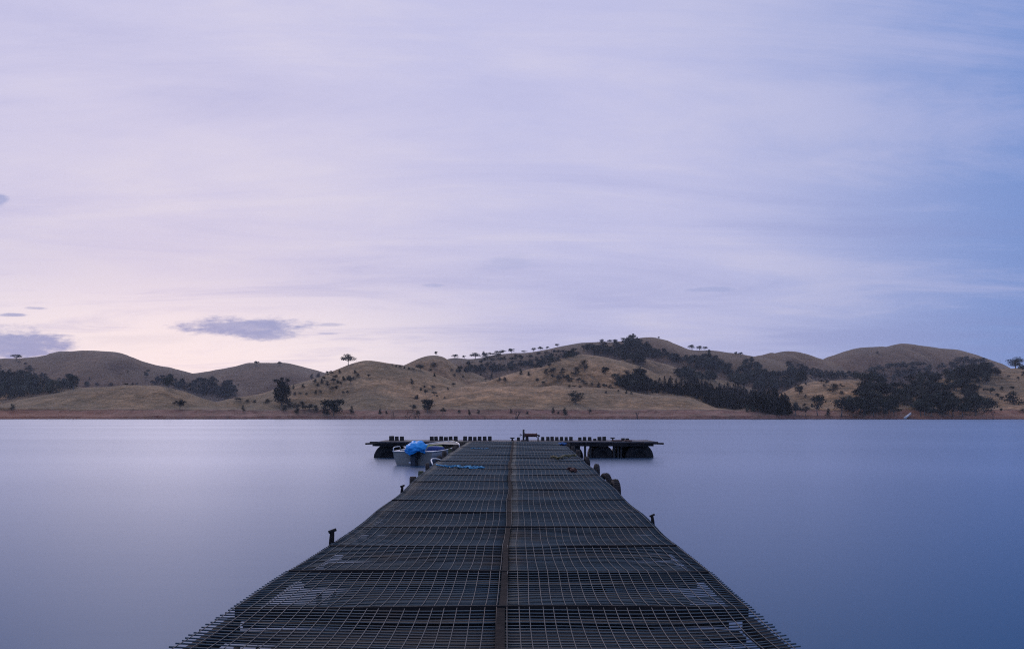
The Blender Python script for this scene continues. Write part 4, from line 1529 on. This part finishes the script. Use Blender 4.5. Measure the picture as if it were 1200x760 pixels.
def bundle(name, c, d, mat, label, cat, seed):
    t = MB()
    nu, nv = 20, 10
    vs, fs = [], []
    for j in range(nv + 1):
        th = math.pi * j / nv
        for i in range(nu):
            a = 2 * math.pi * i / nu
            p = Vector((math.copysign(abs(math.sin(th) * math.cos(a)) ** .6, math.cos(a)), math.copysign(abs(math.sin(th) * math.sin(a)) ** .6, math.sin(a)), math.copysign(abs(math.cos(th)) ** .6, math.cos(th))))
            k = 1 + 0.14 * mnoise.fractal(p * 1.4 + Vector((seed, 0, 0)), .8, 2, 3)
            vs.append((p.x * d[0] / 2 * k, p.y * d[1] / 2 * k, p.z * d[2] / 2 * k))
    for j in range(nv):
        for i in range(nu):
            a0, a1 = j * nu + i, j * nu + (i + 1) % nu
            fs.append((a0, a0 + nu, a1 + nu, a1))
    t.add(vs, fs)
    o = t.build(name, mat, None, True)
    o.location = Bm @ Vector(c)
    o.rotation_euler = (0, 0, -math.radians(13.5))
    tag(o, label, cat)


bundle('bag', (0.26, 1.25, 0.40), (0.5, 0.42, 0.22), M['bluebag'], 'dark blue bag lying on the seat inside the dinghy', 'bag', 1)
bundle('folded_cloth', (0.02, 1.85, 0.44), (0.5, 0.3, 0.14), M['limecloth'], 'lime green cloth lying inside the dinghy behind the blue bag', 'cloth', 2)
# mooring line
t = MB()
a = Bm @ Vector((0.1, 3.3, 0.62))
t.tube([a, a + Vector((0.25, .02, -0.06)), Vector((jl(25.6), 25.6, jz(25.6) + 0.02))], 0.012, 6)
tag(t.build('mooring_line', M['oliverope'], None, True), 'short line from the bow of the dinghy to the jetty edge', 'rope')

# white boat pulled up on the far bank
p = ground_at(1064.5, 489)
fb = empty('dinghy', (p.x - 2.2, p.y - 2.0, 0.35), -math.radians(62))
fb.rotation_euler = (math.radians(23), math.radians(-18), -math.radians(66))
fb.scale = (1.25, 1.4, 1.25)
tag(fb, 'small white dinghy hauled bow up on the bank of the far right shore', 'boat')
hull_obj(M['white'], M['white'], M['white'], fb)

# ------------------------------------------------------------------ world: dusk sky with streaky cloud
SUN_AZ, SUN_EL = math.radians(-24), math.radians(4)       # azimuth left of straight ahead
wd = bpy.data.worlds.new('World')
S.world = wd
wd.use_nodes = True
nt = wd.node_tree
L = nt.links.new
bg = nt.nodes['Background']
bg.inputs['Strength'].default_value = 0.1
sky = nd(nt, 'ShaderNodeTexSky', sky_type='NISHITA')
sky.sun_disc = False
sky.sun_elevation = SUN_EL
sky.sun_rotation = SUN_AZ
sky.air_density = 1.4
sky.dust_density = 2.0
tc = nd(nt, 'ShaderNodeTexCoord')
sp = nd(nt, 'ShaderNodeSeparateXYZ')
L(tc.outputs['Generated'], sp.inputs[0])
DX, DY, DZ = sp.outputs
ez = math_('MAXIMUM', DZ, 0.0)


def smooth(a, b_, v):
    n = nd(nt, 'ShaderNodeMapRange', interpolation_type='SMOOTHSTEP')
    n.inputs['From Min'].default_value = a
    n.inputs['From Max'].default_value = b_
    L(v, n.inputs['Value'])
    return n.outputs[0]


dotn = nd(nt, 'ShaderNodeVectorMath', operation='DOT_PRODUCT')
L(tc.outputs['Generated'], dotn.inputs[0])
dotn.inputs[1].default_value = (math.sin(SUN_AZ), math.cos(SUN_AZ), 0.05)
D = dotn.outputs['Value']
# broad change from the blue side of the sky (right) to the pale side (left)
side = smooth(0.42, 1.0, D)
side2 = smooth(0.86, 1.0, D)
c_blue, c_lav, c_pale = (0.20, 0.318, 0.675), (0.58, 0.58, 0.84), (0.725, 0.675, 0.855)
base = mixc(smooth(0.50, 0.84, D), c_blue, c_lav)
base = mixc(math_('MULTIPLY', side2, 0.75), base, c_pale)
# warm glow low over the left hills
glow = math_('MULTIPLY', smooth(0.90, 1.0, D), math_('SUBTRACT', 1.0, smooth(0.07, 0.19, ez)))
base = mixc(math_('MULTIPLY', glow, 0.95), base, (1.08, 0.96, 0.98))
# more light overhead
base = mixc(math_('MULTIPLY', smooth(0.50, 0.9, ez), 0.8), base, (0.80, 0.80, 1.02))
# cloud streaks on a high plane seen in perspective
den = math_('ADD', ez, 0.10)
cmb = nd(nt, 'ShaderNodeCombineXYZ')
L(math_('DIVIDE', DX, den), cmb.inputs[0])
L(math_('DIVIDE', DY, den), cmb.inputs[1])
rotm = nd(nt, 'ShaderNodeMapping')
rotm.inputs['Rotation'].default_value = (0, 0, math.radians(14))
rotm.inputs['Scale'].default_value = (0.60, 0.95, 1)
L(cmb.outputs[0], rotm.inputs['Vector'])


def snoise(scale, detail, rough=0.55, dist=0.0, off=0.0, vec=None):
    n = nd(nt, 'ShaderNodeTexNoise')
    n.inputs['Scale'].default_value = scale
    n.inputs['Detail'].default_value = detail
    n.inputs['Roughness'].default_value = rough
    n.inputs['Distortion'].default_value = dist
    mp = nd(nt, 'ShaderNodeMapping')
    mp.inputs['Location'].default_value = (off, off * 0.7, off * 0.3)
    L(vec or rotm.outputs[0], mp.inputs['Vector'])
    L(mp.outputs[0], n.inputs['Vector'])
    return n.outputs['Fac']


n_big = snoise(0.55, 6, 0.55, 0.6, 1.7)
n_mid = snoise(1.5, 7, 0.6, 0.4, 5.2)
rot2 = nd(nt, 'ShaderNodeMapping')
rot2.inputs['Rotation'].default_value = (0, 0, math.radians(-38))
rot2.inputs['Scale'].default_value = (0.5, 1.6, 1)
L(cmb.outputs[0], rot2.inputs['Vector'])
n_dia = snoise(1.0, 9, 0.68, 1.0, 2.4, rot2.outputs[0])
streak = math_('ADD', math_('ADD', math_('MULTIPLY', n_big, 0.40), math_('MULTIPLY', n_mid, 0.24)), math_('MULTIPLY', n_dia, 0.36))
dark = smooth(0.47, 0.60, streak)
lite = math_('SUBTRACT', 1.0, smooth(0.38, 0.50, streak))
base = mixc(math_('MULTIPLY', dark, 0.52), base, mixc(side, (0.20, 0.28, 0.60), (0.46, 0.47, 0.76)))
base = mixc(math_('MULTIPLY', lite, 0.5), base, mixc(side, (0.46, 0.49, 0.80), (0.82, 0.76, 0.86)))
# small grey-blue clouds low over the hills, each by its direction
uy = math_('MAXIMUM', DY, 0.05)
U = math_('DIVIDE', DX, uy)
E = math_('DIVIDE', DZ, uy)
ue = nd(nt, 'ShaderNodeCombineXYZ')
L(U, ue.inputs[0])
L(math_('MULTIPLY', E, 3.5), ue.inputs[1])
edge = snoise(22, 6, 0.65, 0.0, 3.0, ue.outputs[0])
edge2 = snoise(70, 4, 0.65, 0.0, 9.0, ue.outputs[0])
edn = math_('ADD', math_('MULTIPLY', math_('SUBTRACT', edge, 0.5), 1.8), math_('MULTIPLY', math_('SUBTRACT', edge2, 0.5), 0.7))
front = math_('GREATER_THAN', DY, 0.05)
for u0, e0, a_, h_, op in ((-0.345, 0.1135, 0.108, 0.0155, 1.0), (-0.31, 0.103, 0.060, 0.009, 0.9), (-0.64, 0.092, 0.095, 0.026, 1.0), (-0.64, 0.1285, 0.026, 0.0030, 0.8), (-0.607, 0.137, 0.018, 0.0028, 0.7),
                           (-0.655, 0.275, 0.016, 0.010, 0.7), (-0.23, 0.116, 0.02, 0.003, 0.5), (0.252, 0.161, 0.036, 0.0045, 0.35), (0.0, 0.195, 0.05, 0.014, 0.22), (-0.235, 0.105, 0.02, 0.002, 0.5), (-0.1, 0.166, 0.02, 0.003, 0.35)):
    du = math_('DIVIDE', math_('SUBTRACT', U, u0), a_)
    de = math_('DIVIDE', math_('SUBTRACT', E, e0), h_)
    rr = math_('SQRT', math_('ADD', math_('MULTIPLY', du, du), math_('MULTIPLY', de, de)))
    v = math_('ADD', math_('SUBTRACT', 1.0, rr), math_('MULTIPLY', edn, 0.75))
    mk = math_('MULTIPLY', math_('MULTIPLY', smooth(0.02, 0.62, v), front), math_('MULTIPLY', math_('MULTIPLY_ADD', edge, 0.9, 0.5), op))
    base = mixc(mk, base, mixc(side, (0.21, 0.30, 0.61), (0.315, 0.375, 0.66)))
sc_ = nd(nt, 'ShaderNodeVectorMath', operation='SCALE')
L(base, sc_.inputs[0])
sc_.inputs['Scale'].default_value = 10.0
mixsky = mixc(0.96, sky.outputs[0], sc_.outputs[0])
L(mixsky, bg.inputs['Color'])

# soft last light from the glow
sd = bpy.data.lights.new('sun', 'SUN')
sd.energy = 0.7
sd.angle = math.radians(16)
sd.color = (1.0, 0.82, 0.74)
so = bpy.data.objects.new('sun', sd)
COL.objects.link(so)
el = math.radians(36)
dirv = Vector((math.sin(SUN_AZ) * math.cos(el), math.cos(SUN_AZ) * math.cos(el), math.sin(el)))
so.rotation_euler = dirv.to_track_quat('Z', 'Y').to_euler()
so.location = (0, 0, 50)

# ------------------------------------------------------------------ haze over the lake
HAZE = 0.00016
if HAZE:
    m, nt, b = new_mat('haze')
    nt.nodes.remove(b)
    pv = nd(nt, 'ShaderNodeVolumePrincipled')
    pv.inputs['Color'].default_value = (0.80, 0.82, 0.92, 1)
    pv.inputs['Density'].default_value = HAZE
    nt.links.new(pv.outputs[0], nt.nodes['Material Output'].inputs['Volume'])
    t = MB()
    t.box((0, 440, 66), (3400, 2000, 150))
    tag(t.build('haze', m), kind='stuff', label='thin bluish dusk haze over the lake and hills')

# ------------------------------------------------------------------ camera and render settings
cd = bpy.data.cameras.new('camera')
cd.sensor_width = 36
cd.lens = F / 1200 * 36
cd.shift_y = (HY - 380) / 1200
cd.clip_start = 0.05
cd.clip_end = 6000
co = bpy.data.objects.new('camera', cd)
COL.objects.link(co)
co.location = (0, 0, EYE)
co.rotation_euler = (math.radians(90), 0, 0)
S.camera = co
S.view_settings.view_transform = 'Standard'
S.view_settings.look = 'None'
S.view_settings.exposure = 0
S.view_settings.gamma = 1
S.cycles.use_denoising = False
S.cycles.filter_width = 1.1
S.cycles.max_bounces = 6
S.cycles.volume_bounces = 0
